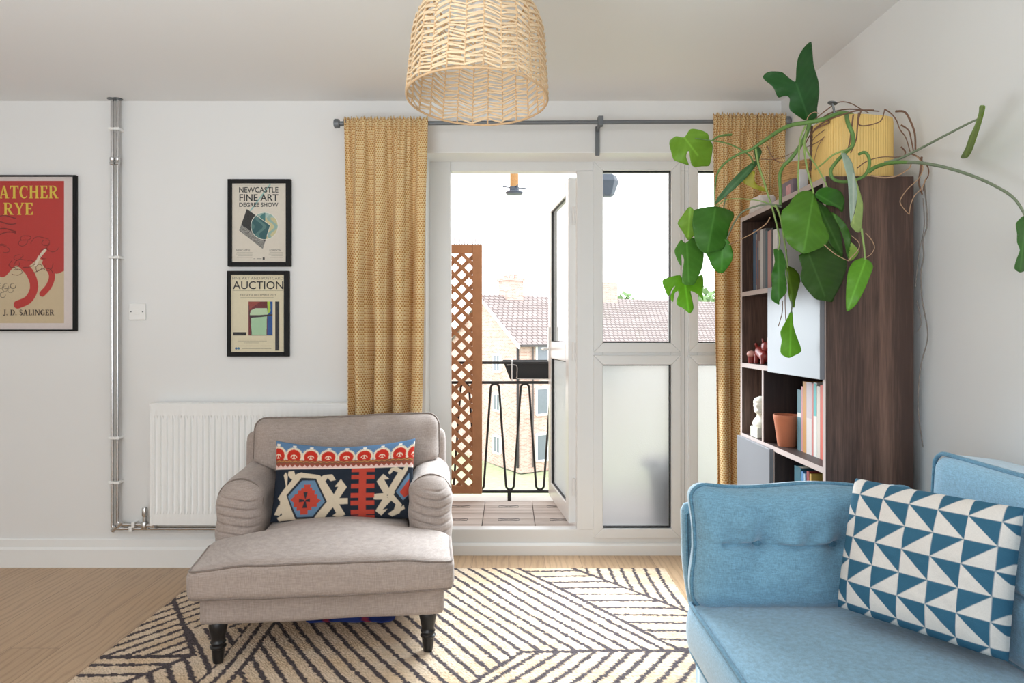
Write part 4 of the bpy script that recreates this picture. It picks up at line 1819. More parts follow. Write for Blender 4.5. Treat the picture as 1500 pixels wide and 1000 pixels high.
# base
m = MB()
m.rbox((.437, .41, .058), .022, (20, 20, 6), lambda p: (p.x, p.y + .375 + .004 * math.sin(p.x * 14), p.z + .212))
m.build('base', TAUPE, ac, local=True, smooth=180)
# seat cushion, T shaped


SCH = .066


def seat_w(y):
    return .472 - (.472 - .298) * sstep(.215, .275, y)


def seat_fn(p):
    y = p.y + .29
    k = seat_w(y) / .472
    u, v = p.x / .472, p.y / .36
    x = p.x * k
    z = p.z
    crown = (1 - abs(u) ** 2.4) * (1 - abs(v) ** 3)
    if p.z > 0:
        z += .042 * max(0, crown) - p.z / SCH * .020 * sstep(.55, 1.0, abs(u)) * sstep(0, .9, -v)
    z += .003 * fbm((x * 5, y * 5, 2), 1.0)
    bow = -.022 * (1 - u * u) * sstep(-.3, -1, v)
    return (x + .003 * fbm((z * 9, y * 4, 5)), y + bow, z + .322 - .012 * u * 0)


m = MB()
m.rbox((.472, .36, SCH), .034, (44, 44, 12), seat_fn)
m.build('seat_cushion', TAUPE, ac, local=True, smooth=180)


def seat_edge(z):
    ins = .034 - math.sqrt(.034 ** 2 - (.034 - (SCH - abs(z))) ** 2)
    rc = .034 - ins
    X_, Y_ = .472 - ins, .36 - ins
    pl = [(-X_, -.10 - (Y_ - rc - .10) * i_ / 10) for i_ in range(10)]
    pl += [(-X_ + rc - rc * math.cos(R(a)), -Y_ + rc - rc * math.sin(R(a))) for a in range(0, 91, 15)]
    pl += [(-X_ + rc + (2 * X_ - 2 * rc) * i_ / 50, -Y_) for i_ in range(1, 50)]
    pl += [(X_ - rc + rc * math.sin(R(a)), -Y_ + rc - rc * math.cos(R(a))) for a in range(0, 91, 15)]
    pl += [(X_, -.10 - (Y_ - rc - .10) * i_ / 10) for i_ in range(9, -1, -1)]
    return [seat_fn(Vector((x, y, z))) for x, y in pl]


for zo in (SCH - .010, -SCH + .010):
    m = MB()
    m.tube(seat_edge(zo), .0048, 6)
    m.build('piping', TAUPE_D, ac, local=True, smooth=60)

# arms
for s in (-1, 1):
    def arm_fn(p, s=s):
        x, y, z = p
        v = y / .29
        # the front swells forward and downwards, the top slopes back a little
        fr_ = sstep(-.45, -1, v)
        zc = z / .18
        z2 = z + .43 + .012 * v
        y2 = y + .565 - .028 * fr_ * max(0, 1 - (zc + .1) ** 2) - .05 * fr_ * (zc < 0) * (-zc)
        x2 = x + s * .388
        # pleats gathered across the front
        wv_ = math.sin(z * 190 + 3.0 * math.sin(x * 16 + s) + 2 * fbm((x * 6, y * 3, s)))
        amp = .013 * sstep(.35, .95, -v) * sstep(.80, .60, zc) * max(0, 1 - (x / .10) ** 2 * .8)
        y2 += amp * (max(0, wv_) ** 5 - .35)
        x2 += s * .003 * math.sin(z * 60 + y * 14) * (abs(x) > .05)
        z2 += .003 * fbm((x * 8, y * 6, 3 * s))
        return (x2, y2, z2)
    m = MB()
    m.rbox((.092, .29, .18), .088, (18, 36, 84), arm_fn)
    m.build('arm', TAUPE, ac, local=True, smooth=180)
    m = MB()
    pts = []
    for a in range(-20, 201, 10):
        pts.append((s * .388 + .089 * math.cos(R(a)), .345, .43 + .18 - .088 + .012 * -.75 + .089 * math.sin(R(a))))
    m.tube(pts, .0035, 6)
    m.build('piping', TAUPE_D, ac, local=True, smooth=60)

# back frame behind the cushion
m = MB()
m.rbox((.465, .055, .27), .045, (24, 8, 20), lambda p: (p.x, p.y + .755 + (p.z) * .06, p.z + .475))
m.build('back_frame', TAUPE, ac, local=True, smooth=180)


def backc(p):
    u, v = p.x / .418, p.z / .215
    zc = p.z + .605
    wfac = 1 - (.29) * (1 - sstep(.575, .64, zc))
    bulge = (1 - abs(u) ** 2.5) * (1 - abs(v) ** 2.5)
    y = p.y
    if p.y < 0:
        y -= .045 * max(0, bulge)
        # soft vertical creases below the top edge
        y += .013 * math.sin(u * 17 + 1.5 * math.sin(u * 5)) * sstep(.15, .8, v) * (1 - abs(u) ** 4)
    z = zc - .012 * u * u - .010 * sstep(.5, 1, v) * math.sin(u * 2.4 + 2.2)
    lean = (zc - .40) * .20
    return (p.x * wfac + .012, y + .625 + lean + .004 * fbm((u * 3, v * 3, 1)), z)


m = MB()
m.rbox((.418, .075, .215), .05, (44, 12, 30), backc)
m.build('back_cushion', TAUPE, ac, local=True, smooth=180)
m = MB()
pts = []
prevu = None
r_ = .05
H_, W_ = .215, .418
path = [(-W_, -.02)] + [(-W_, z) for z in (.04, .10, H_ - r_)] + [(-W_ + r_ - r_ * math.cos(R(a)), H_ - r_ + r_ * math.sin(R(a))) for a in range(15, 90, 15)] + \
       [(-W_ + r_ + (2 * W_ - 2 * r_) * i / 24, H_) for i in range(25)] + [(W_ - r_ + r_ * math.sin(R(a)), H_ - r_ + r_ * math.cos(R(a))) for a in range(15, 90, 15)] + [(W_, z) for z in (H_ - r_, .10, .04, -.02)]
for x, z in path:
    q = backc(Vector((x, -.028, z)))
    pts.append((q[0] * 1.002, q[1] - .004, q[2] + .001))
m.tube(pts, .0052, 6)
m.build('piping', TAUPE_D, ac, local=True, smooth=60)
# legs
LZ = .014
for x, y in ((-.376, 0), (.376, 0), (-.36, .70), (.36, .70)):
    m = MB()
    if y == 0:
        m.lathe([(.0, 0), (.017, 0), (.019, .01), (.021, .03), (.023, .055), (.028, .06), (.029, .066), (.024, .071), (.024, .076), (.028, .082), (.024, .09), (.024, .1), (.029, .125), (.033, .145), (.031, .158), (.03, .162)], 20, (x, y, 0), cap=False)
    else:
        m.lathe([(.0, 0), (.018, 0), (.022, .04), (.03, .15), (.03, .16)], 16, (x, y, 0), cap=False)
    m.v = [(a_, b_, LZ + c_ * (.162 - LZ) / .162) for a_, b_, c_ in m.v]
    m.build('leg', BLACK_WOOD, ac, local=True, smooth=40, label='black turned leg' if y == 0 else 'plain black rear leg')

# kilim cushion
cv = Canvas(70, 175, 1345, 832, 930, 510, C(40, 46, 56))
NAVY, CRM, KRED, KBLU = C(50, 51, 57), C(208, 192, 168), C(184, 72, 58), C(102, 130, 156)
cv.rect(0, 0, 1400, 372, C(92, 124, 158))
rngk = np.random.RandomState(8)
cv.a *= (1 + .16 * (rngk.rand(cv.ny, cv.nx, 1) - .5))
for cx in (100, 252, 408, 566, 727, 888, 1050, 1212, 1350):
    cy = 305
    teeth = []
    for a in range(0, 361, 5):
        r_ = 88 if (a // 5) % 2 else 76
        teeth.append((cx + r_ * math.cos(R(a)), cy - r_ * math.sin(R(a))))
    cv.poly(teeth, C(226, 210, 184))
    teeth = []
    for a in range(0, 361, 6):
        r_ = 68 if (a // 6) % 2 else 60
        teeth.append((cx + r_ * math.cos(R(a)), cy - r_ * math.sin(R(a))))
    cv.poly(teeth, C(190, 52, 40))
    cv.line([(cx - 26, 312), (cx - 18, 298), (cx, 292), (cx + 18, 298), (cx + 26, 312)], 9, C(226, 204, 180))
    cv.rect(cx - 5, 292, cx + 5, 325, C(226, 204, 180))
    cv.rect(cx - 15, 320, cx + 15, 328, C(226, 204, 180))
    cv.rect(cx - 16, 203, cx + 16, 222, C(228, 222, 212))
cv.rect(0, 340, 1400, 402, C(146, 78, 62))
for yy0, cc in ((352, C(206, 160, 90)), (362, C(92, 96, 70))):
    cv.line([(x, yy0 + (5 if k % 2 else -5)) for k, x in enumerate(range(60, 1360, 26))], 4, cc)
cv.rect(0, 400, 1400, 412, C(226, 190, 180))
for x in range(60, 1360, 46):
    cv.poly([(x, 404), (x + 46, 404), (x + 23, 380)], C(226, 190, 180))
cv.rect(0, 412, 1400, 420, C(232, 214, 200))
# hexagon motif
cv.poly([(150, 640), (205, 560), (290, 462), (330, 450), (500, 478), (545, 520), (660, 672), (560, 792), (520, 824), (200, 824), (150, 720)], CRM)
cv.poly([(206, 630), (335, 497), (470, 508), (574, 691), (457, 818), (298, 818)], NAVY)
cv.poly([(222, 640), (342, 520), (460, 522), (556, 690), (448, 803), (312, 803)], KBLU)
stp = [(362, 552), (425, 552), (420, 578), (440, 578), (440, 600), (466, 600), (462, 632), (486, 632), (486, 660), (522, 680), (486, 705), (486, 730), (440, 730), (440, 752), (406, 752), (406, 785), (340, 785), (340, 752), (308, 752), (308, 726), (280, 726), (280, 690), (246, 668), (280, 640), (280, 630), (312, 622), (312, 598), (340, 598), (340, 578), (366, 578)]
cv.poly(stp, KRED)
for pl in ([(362, 612), (402, 612), (386, 662), (378, 662)], [(326, 662), (376, 672), (376, 684), (326, 690)], [(424, 662), (384, 672), (384, 684), (424, 690)], [(356, 735), (400, 735), (388, 684), (374, 684)]):
    cv.poly(pl, NAVY)
HOOKS = [
    [(300, 525), (232, 500), (205, 470), (210, 440), (262, 435), (276, 470), (335, 452)],
    [(125, 650), (195, 560), (165, 470), (185, 445), (205, 480), (206, 570), (165, 690)],
    [(105, 775), (140, 700), (200, 720), (155, 785)], [(135, 800), (180, 780), (230, 824), (150, 826)],
    [(500, 505), (535, 478), (612, 472), (645, 522), (600, 530), (572, 505), (540, 545)],
    [(625, 650), (668, 575), (636, 575), (690, 515), (745, 580), (665, 690)],
    [(640, 668), (757, 668), (757, 714), (640, 716)],
    [(606, 700), (665, 690), (735, 795), (680, 818), (622, 802), (655, 782)],
    [(600, 688), (655, 706), (545, 822), (465, 826)],
    [(985, 640), (1105, 632), (1105, 684), (985, 682)],
    [(1010, 540), (1068, 478), (1125, 522), (1078, 526), (1142, 622), (1085, 650)],
    [(1000, 772), (1085, 655), (1145, 690), (1062, 765), (1108, 757), (1050, 808)],
    [(1090, 645), (1205, 465), (1160, 450), (1130, 482), (1112, 470), (1140, 425), (1190, 418), (1245, 445), (1292, 385), (1295, 440), (1160, 655)],
    [(1100, 660), (1150, 632), (1238, 722), (1215, 790), (1145, 815), (1108, 797), (1165, 762), (1182, 722)],
    [(1205, 765), (1255, 725), (1262, 755), (1222, 775)]]
for h in HOOKS:
    cv.poly(h, CRM)
cv.poly([(1172, 622), (1300, 440), (1300, 640), (1250, 705)], NAVY)
cv.poly([(1186, 624), (1310, 466), (1310, 640), (1250, 690)], KBLU)
cv.poly([(1220, 626), (1310, 520), (1310, 640), (1262, 668)], KRED)
cv.rect(850, 420, 915, 832, KRED)
for y in (420, 484, 556, 630, 690, 762, 806):
    cv.rect(782, y, 990, y + (36 if y < 800 else 24), KRED)
k_ = (cv.Y > 420) & (cv.X > 772) & (cv.X < 1000)
cv.a *= (1 + .12 * (rngk.rand(cv.ny, cv.nx, 1) - .5))
cv = cv.down(3)
m = MB()
kc = AM @ Vector((.022, .437, .405 + .165))
KM = Matrix.Translation(kc) @ Matrix.Rotation(arz + R(-1), 4, 'Z') @ Matrix.Rotation(R(-19), 4, 'X')
pillow(m, cv, .60, .345, .13, KM, .03, .028, C(44, 44, 50), .42, .004, 3)
KMAT = attr_mat('woven_kilim_wool', .95, .35, 500, .1, .05)
kt = m.build('kilim_cushion', KMAT, smooth=180)
tag(kt, 'oblong kilim cushion in navy, red and cream leaning in the taupe armchair', 'cushion')

# bag on the rug beneath the chair
m = MB()
bc = Vector((-.655, 2.905, .014))
BG = []


def bagf(p):
    r = math.hypot(p.x / .185, p.y / .12)
    z = (p.z + .04) * (1 - .82 * min(1, r) ** 2) - .04
    return (bc.x + p.x, bc.y + p.y, bc.z + .042 + z + .004 * fbm((p.x * 14, p.y * 14, 0)))


m.rbox((.185, .12, .04), .038, (30, 20, 8), bagf)
for p in m.v:
    r = math.sin(p[0] * 38 + p[2] * 60)
    m.c.append(C(38, 56, 120) if r > -.7 else (C(140, 50, 66) if r < -.9 else C(30, 40, 96)))
o = m.build('fabric_bag', attr_mat('blue_and_red_cloth', .8, .2, 200), smooth=180)
tag(o, 'blue and red cloth bag lying on the rug underneath the armchair', 'bag')

# ------------------------------------------------------------------ bookcase
BX0, BX1, BY0, BY1, BZ = 1.066, 1.362, 2.294, 3.135, 1.728
bk = thing('bookcase', 'tall dark walnut bookcase with grey doors against the right wall', 'bookcase', ((BX0 + BX1) / 2, (BY0 + BY1) / 2, 0))
EDGE = plain('pale_beige_edging', C(182, 166, 160), 0.6, var=.03, spec=.15)
GREYDOOR = plain('grey_gloss_lacquer', C(122, 122, 126), 0.32, var=.02, spec=.1)
TH = .02
S1, S2, S3, S4, S5 = 1.387, 1.066, .746, .41, .06


def panel(nm, lo, hi, mt):
    m = MB()
    m.box(lo, hi)
    return m.build(nm, mt, bk, bevel=.0012)


panel('side_panel', (BX0, BY0, 0), (BX1, BY0 + TH, BZ), WALNUT)
panel('side_panel', (BX0, BY1 - TH, 0), (BX1, BY1, BZ), WALNUT)
panel('top_board', (BX0, BY0 + TH, BZ - TH), (BX1, BY1 - TH, BZ), WALNUT_H)
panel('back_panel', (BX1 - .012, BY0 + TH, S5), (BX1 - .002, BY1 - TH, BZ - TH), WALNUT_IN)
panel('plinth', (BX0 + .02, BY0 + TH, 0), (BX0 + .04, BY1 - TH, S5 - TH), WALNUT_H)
edges = MB()
e0 = BX0 - .0012
for z in (S1, S2, S3, S4, S5):
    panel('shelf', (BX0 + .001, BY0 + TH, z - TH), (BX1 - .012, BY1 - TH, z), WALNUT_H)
    edges.box((e0, BY0 + TH, z - TH), (BX0 + .001, BY1 - TH, z))
edges.box((e0, BY0 + TH, BZ - TH), (BX0, BY1 - TH, BZ))
edges.box((e0, BY0, 0), (BX0, BY0 + TH, BZ))
edges.box((e0, BY1 - TH, 0), (BX0, BY1, BZ))
D2, D3, D4 = 2.76, 2.862, 2.747
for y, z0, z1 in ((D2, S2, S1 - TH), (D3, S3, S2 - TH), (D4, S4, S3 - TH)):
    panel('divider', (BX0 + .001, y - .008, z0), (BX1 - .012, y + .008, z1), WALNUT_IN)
    edges.box((e0, y - .008, z0), (BX0 + .001, y + .008, z1))
edges.build('front_edging', EDGE, bk, label='pale beige front edging')
DX = BX0 - .018
m = MB()
m.box((DX, BY0 + .004, S2 - .022), (BX0 - .002, D2 + .004, S1 - .004))
m.build('door', GREYDOOR, bk, bevel=.0015, label='upper grey lacquered door')
m = MB()
m.box((DX, D4 - .004, S4 - .02), (BX0 - .002, BY1 - .002, S3 - .012))
m.build('door', GREYDOOR, bk, bevel=.0015, label='lower grey lacquered door')

# books: spine faces the room (-x)
random.seed(31)


def book(label, y, th, h, z, col, group, depth=.19, tilt=0.0, x=None, accent=None):
    x = BX0 + .03 if x is None else x
    t = thing('book', label, 'book', (x + depth / 2, y + th / 2, z), 0, group)
    M = Matrix.Translation((x, y + th / 2, z)) @ Matrix.Rotation(tilt, 4, 'X')
    cvm = plain('book_cloth', dk(col, .72), .65, var=.06, vs=60)
    m = MB()
    c = .0022
    m.box((0, -th / 2, 0), (depth, -th / 2 + c, h), M)
    m.box((0, th / 2 - c, 0), (depth, th / 2, h), M)
    m.box((0, -th / 2 + c, 0), (c, th / 2 - c, h), M)
    m.build('cover', cvm, t)
    m = MB()
    m.box((c, -th / 2 + c, .003), (depth - .004, th / 2 - c, h - .003), M)
    m.build('page_block', PAGES, t)
    if accent:
        m = MB()
        for (a, b, cc) in [accent]:
            m.box((-.0004, -th / 2 + .001, h * a), (0, th / 2 - .001, h * b), M)
        m.build('spine_label', plain('spine_band', dk(accent[2], .75), .65), t)
    return t


PAGES = plain('book_pages', C(226, 218, 202), .9, var=.05, vs=150)
# top shelf, from the window side towards the camera
up = [('tall deep blue book at the window end of the top shelf', .034, .275, C(26, 72, 104), None),
      ('thin cream magazine beside the tall blue book on the top shelf', .012, .25, C(150, 132, 122), (.1, .9, C(120, 62, 58))),
      ('thin patterned red and blue book on the top shelf', .018, .272, C(92, 62, 66), (.2, .7, C(48, 60, 88))),
      ('brown patterned paperback on the top shelf, left of the tall white book', .02, .27, C(110, 76, 64), (.5, .8, C(150, 140, 132))),
      ('tall white book on the top shelf left of the door panel edge', .026, .262, C(204, 198, 194), None),
      ('grey book on the top shelf behind the hanging stems', .03, .262, C(112, 110, 112), None),
      ('slim dark teal book on the top shelf behind the twisted leaf', .022, .25, C(50, 84, 96), None),
      ('pale pink book on the top shelf next to the large bright leaf', .04, .245, C(186, 134, 126), None),
      ('black slim book on the top shelf under the large bright leaf', .016, .25, C(36, 34, 36), None),
      ('white paperback on the top shelf nearest the camera', .045, .24, C(226, 222, 218), None)]
y = 3.062
for lb, th_, h, col, ac_ in up:
    y -= th_ + .0015
    book(lb, y, th_, h, S1, col, 'books on the top shelf', accent=ac_)
mid = [('teal book with white spine print behind the terracotta pot', .034, .235, C(70, 112, 122), (.55, .62, C(214, 214, 206))),
       ('thin pink book left of the ochre spine on the middle shelf', .014, .25, C(206, 140, 140), None),
       ('ochre yellow tall book on the middle shelf', .03, .27, C(204, 142, 56), None),
       ('pale mauve wide book right of the ochre spine', .046, .27, C(202, 186, 188), (.0, .5, C(218, 206, 200))),
       ('slim coral and white book in the middle of the shelf row', .012, .268, C(206, 116, 106), None),
       ('white book with a turquoise band at the top of its spine', .026, .272, C(236, 232, 224), (.55, .99, C(86, 186, 184))),
       ('cream paperback between the turquoise banded book and the orange one', .025, .262, C(222, 210, 196), None),
       ('bright orange-red book at the camera end of the middle shelf', .036, .268, C(226, 92, 66), None)]
y = 2.668
for lb, th_, h, col, ac_ in mid:
    y -= th_ + .0012
    book(lb, y, th_, h, S3, col, 'books on the middle shelf', accent=ac_, x=BX0 + .062)
low = [('dark teal book with yellow foliage print on the low shelf', .062, .285, C(22, 92, 108), (.0, .55, C(190, 150, 62)), 0),
       ('mid blue slim book on the low shelf beside the teal one', .02, .275, C(70, 130, 180), None, R(-2)),
       ('pale blue book on the low shelf', .014, .27, C(150, 180, 200), None, R(-2)),
       ('dark red book on the low shelf behind the leaning teal ones', .02, .285, C(150, 56, 56), None, 0),
       ('ochre slim book on the low shelf', .014, .28, C(206, 160, 70), None, 0)]
y = 2.622
for lb, th_, h, col, ac_, tl in low:
    y -= th_ + .004
    book(lb, y, th_, h, S4, col, 'books on the low shelf', accent=ac_, tilt=tl)
book('bright turquoise book leaning at the front of the low shelf', 2.418, .045, .245, S4, C(34, 142, 164), 'books on the low shelf', depth=.17, tilt=R(-7), x=BX0 + .012)
book('green book standing at the camera end of the low shelf', 2.345, .03, .205, S4, C(62, 146, 118), 'books on the low shelf', depth=.17, x=BX0 + .012)

# terracotta pot
px_, py_ = 1.122, 2.752
m = MB()
H_ = .126
m.lathe([(.0, .0), (.034, .0), (.0355, .004), (.0495, H_ - .02), (.0515, H_ - .017), (.0528, H_ - .002), (.0518, H_), (.048, H_), (.045, H_ - .03), (.032, .012), (0, .012)], 28, (px_, py_, S3), cap=False)
o = m.build('terracotta_pot', TERRACOTTA, smooth=40)
tag(o, 'empty terracotta flower pot on the middle shelf beside the books', 'flower pot')

# plaster bust
qx, qy = 1.108, 2.985
bu = thing('plaster_bust', 'small white plaster bust on a square plinth in the bookcase', 'bust', (qx, qy, S3))
m = MB()
m.box((qx - .036, qy - .042, S3), (qx + .036, qy + .042, S3 + .046))
m.build('plinth', PLASTER, bu, bevel=.003)
m = MB()
prof = [(.0, .046), (.034, .046), (.038, .056), (.036, .07), (.028, .082), (.021, .092), (.020, .1), (.027, .105), (.033, .118), (.035, .135), (.036, .15), (.034, .162), (.026, .172), (.012, .178), (0, .179)]
pr2 = []
for a, b in zip(prof[:-1], prof[1:]):
    for q in range(3):
        pr2.append((a[0] + (b[0] - a[0]) * q / 3, a[1] + (b[1] - a[1]) * q / 3))
pr2.append(prof[-1])
m.lathe(pr2, 32, (0, 0, 0), cap=False)
vv = []
for x, y, z in m.v:
    a = math.atan2(y, x)
    if z > .098:      # head: beard and curls away from the face, which looks to -x
        face = math.exp(-((math.atan2(math.sin(a - R(215)), math.cos(a - R(215)))) / .55) ** 2)
        curl = .0032 * noise.noise(Vector((x, y, z)) * 190) * (1 - .75 * face * (z > .125))
        k = 1 + curl / .03 - .10 * face * (z > .122) * (z < .155)
        nose = .009 * math.exp(-((a - R(215 - 360)) / .16) ** 2) * math.exp(-((z - .137) / .009) ** 2)
        beard = .008 * face * math.exp(-((z - .112) / .009) ** 2)
        rr_ = math.hypot(x, y) * k + nose + beard
        x, y = rr_ * math.cos(a), rr_ * math.sin(a)
    else:
        y *= 1.25
    vv.append((x + qx, y + qy, z + S3))
m.v = vv
m.build('head_and_shoulders', PLASTER, bu, smooth=60)

# little figures in the compartment above
REDP = plain('red_lacquer', C(140, 48, 42), .35, var=.2, vs=80)
fx, fy = 1.118, 3.0
fg = thing('red_animal_figure', 'small dark red carved animal figure in the left compartment', 'figurine', (fx, fy, S2))
m = MB()
m.rbox((.024, .052, .024), .022, (10, 16, 10), lambda p: (p.x + fx, p.y + fy, p.z + S2 + .042 + .01 * math.sin((p.y) * 40)))
m.build('body', REDP, fg, smooth=180)
m = MB()
m.rbox((.018, .024, .02), .017, (8, 8, 8), lambda p: (p.x + fx - .005, p.y + fy - .05, p.z + S2 + .078))
for s in (-1, 1):
    m.tube([(fx - .005 + s * .01, fy - .05, S2 + .09), (fx - .005 + s * .016, fy - .045, S2 + .112)], [.006, .002], 6)
m.build('head', REDP, fg, smooth=180)
for sx_ in (-1, 1):
    for sy_ in (-1, 1):
        m = MB()
        m.tube([(fx + sx_ * .014, fy + sy_ * .034, S2 + .04), (fx + sx_ * .016, fy + sy_ * .038, S2)], [.011, .009], 8)
        m.build('leg', REDP, fg, smooth=60)
m = MB()
m.tube(smoothpath([(fx, fy + .05, S2 + .05), (fx, fy + .07, S2 + .07), (fx - .01, fy + .062, S2 + .09)], 4), [.007] * 8 + [.003], 6)
m.build('tail', REDP, fg, smooth=60)
cx_, cy_ = 1.098, 3.087
cu = thing('candle_cup', 'tiny red cup with a pale round top left of the red figure', 'cup', (cx_, cy_, S2))
m = MB()
m.lathe([(.0, 0), (.014, 0), (.016, .02), (.017, .03), (.012, .03), (0, .026)], 16, (cx_, cy_, S2), cap=False)
m.build('cup', REDP, cu, smooth=40)
m = MB()
m.lathe([(.0, .028), (.016, .03), (.021, .04), (.016, .052), (0, .056)], 16, (cx_, cy_, S2), cap=False)
m.build('round_top', plain('pale_pink_ceramic', C(212, 156, 146), .4), cu, smooth=60)
wx_, wy_ = 1.112, 2.882
m = MB()
m.lathe([(.0, 0), (.014, 0), (.014, .05), (.018, .055), (.017, .07), (.02, .078), (.018, .09), (.02, .1), (.017, .125), (.012, .155), (.006, .175), (0, .18)], 14, (wx_, wy_, S2), cap=False)
o = m.build('carved_wooden_figure', plain('carved_orange_wood', C(150, 90, 52), .6, var=.25, vs=90), smooth=40)
tag(o, 'slender carved brown wooden figure beside the grey door', 'figurine')

# things on top of the bookcase
gx, gy = 1.205, 2.745
STRAW = plain('straw_fibre', C(196, 156, 106), .85, var=.3, vs=70, bump=.5, bs=220)
m = MB()
m2 = []
for k in range(17):
    z = BZ + .004 + k * .0088
    r_ = .098 + .014 * math.sin(k / 16 * math.pi) + random.uniform(-.002, .002)
    m.tube([(gx + r_ * math.cos(R(a)), gy + r_ * math.sin(R(a)) * 1.0, z + .0015 * math.sin(a * .2 + k)) for a in range(0, 360, 8)], .0052, 6, closed=True)
m.lathe([(0, BZ + .001), (.1, BZ + .001), (.1, BZ + .006), (0, BZ + .006)], 20, (gx, gy, 0), cap=False)
o = m.build('woven_basket', STRAW, smooth=60)
tag(o, 'round woven straw basket on top of the bookcase behind the planter', 'basket')
m = MB()
m.rbox((.036, .06, .036), .012, (10, 14, 10), lambda p: (p.x + 1.118 + .006 * fbm((p.x * 30, p.y * 30, p.z * 30)), p.y + 3.01 + .006 * fbm((p.y * 25, p.z * 25, 4)), p.z + BZ + .037))
o = m.build('paper_packet', plain('crumpled_white_paper', C(226, 218, 214), .85, var=.06, vs=30), smooth=40)
tag(o, 'crumpled white paper packet on the bookcase top by the curtain', 'packet')
pb = thing('picture_box', 'small pink and grey picture box on the bookcase top before the basket', 'box', (1.10, 2.62, BZ))
m = MB()
m.box((1.082, 2.60, BZ), (1.11, 2.70, BZ + .062))
m.build('box', plain('grey_mauve_card', C(120, 104, 112), .7, var=.3, vs=40), pb, bevel=.002)
m = MB()
m.box((1.0815, 2.62, BZ + .006), (1.082, 2.66, BZ + .045))
m.build('picture', plain('pink_print', C(206, 150, 152), .7, var=.3, vs=70), pb)
m = MB()
m.box((1.09, 2.555, BZ), (1.12, 2.575, BZ + .085))
for p in m.v:
    m.c.append(C(226, 224, 222))
o = m.build('small_book', plain('blue_white_card', C(214, 216, 222), .6, var=.1, vs=40))
tag(o, 'small white upright notebook on the bookcase top in front of the basket', 'notebook')

# ------------------------------------------------------------------ climbing plant in its fluted planter
mx_, my_ = 1.216, 2.42
pt = thing('potted_climbing_plant', 'large climbing plant in a fluted mustard planter on the bookcase top', 'plant', (mx_, my_, BZ))
MUST = plain('mustard_glazed_ceramic', C(230, 194, 118), .5, var=.06, vs=12)
m = MB()
NF = 76
prof = [(0, 0), (.95, 0), (1.0, .01), (1.0, .20), (.985, .216), (.93, .216), (.9, .18), (.86, .165), (0, .165)]
half = .118
for r_, z in prof:
    for k in range(NF * 4):
        a = 2 * math.pi * k / (NF * 4)
        c_, s_ = abs(math.cos(a)), abs(math.sin(a))
        rad = 1 / (c_ ** 3.2 + s_ ** 3.2) ** (1 / 3.2)
        fl_ = -.0042 * (0.5 + .5 * math.cos(k / 4 * 2 * math.pi)) if (r_ > .97 and z < .212) else 0
        rr_ = half * r_ * rad + fl_
        aa = a + R(14)
        m.v.append((mx_ + rr_ * math.cos(aa), my_ + rr_ * math.sin(aa) * .86, BZ + z))
n_ = NF * 4
for i in range(len(prof) - 1):
    for k in range(n_):
        l = (k + 1) % n_
        m.f.append((i * n_ + k, i * n_ + l, (i + 1) * n_ + l, (i + 1) * n_ + k))
m.build('planter', MUST, pt, smooth=50, label='fluted mustard yellow planter')
m = MB()
m.lathe([(0, .17), (.1, .17), (.1, .165)], 20, (mx_, my_, BZ), cap=False)
m.build('soil', plain('dark_soil', C(62, 46, 38), .95, var=.4, vs=90), pt)


def leaf_material():
    t = NT('leaf_tissue')
    a = t.n('ShaderNodeAttribute', attribute_name='Col')
    v = t.coords()
    mm = t.mix(t.noise(v, 26, 3), (.80, .82, .78), (1.16, 1.14, 1.12))
    col = t.mix(1.0, a.outputs['Color'], mm, 'MULTIPLY')
    t.fin(col, .38, 0, .4)
    b = t.n('ShaderNodeBsdfTranslucent')
    lt = t.mix(1.0, col, (1.25, 1.25, .6), 'MULTIPLY')
    t.link(lt, b.inputs[0])
    mx = t.n('ShaderNodeMixShader')
    mx.inputs[0].default_value = .3
    t.link(t.bsdf.outputs[0], mx.inputs[1])
    t.link(b.outputs[0], mx.inputs[2])
    t.link(mx.outputs[0], t.out.inputs['Surface'])
    return t.m


LEAF = leaf_material()


def smooth_closed(pts, k=3):
    n = len(pts)
    out = []
    for i in range(n):
        p0, p1, p2, p3 = (Vector((*pts[(i + d) % n], 0)) for d in (-1, 0, 1, 2))
        for j in range(k):
            t = j / k
            q = 0.5 * ((2 * p1) + (p2 - p0) * t + (2 * p0 - 5 * p1 + 4 * p2 - p3) * t * t + (3 * p1 - p0 - 3 * p2 + p3) * t ** 3)
            # keep corners reasonably crisp
            ln = p1.lerp(p2, t)
            out.append((q * .8 + ln * .2).to_2d())
    return out


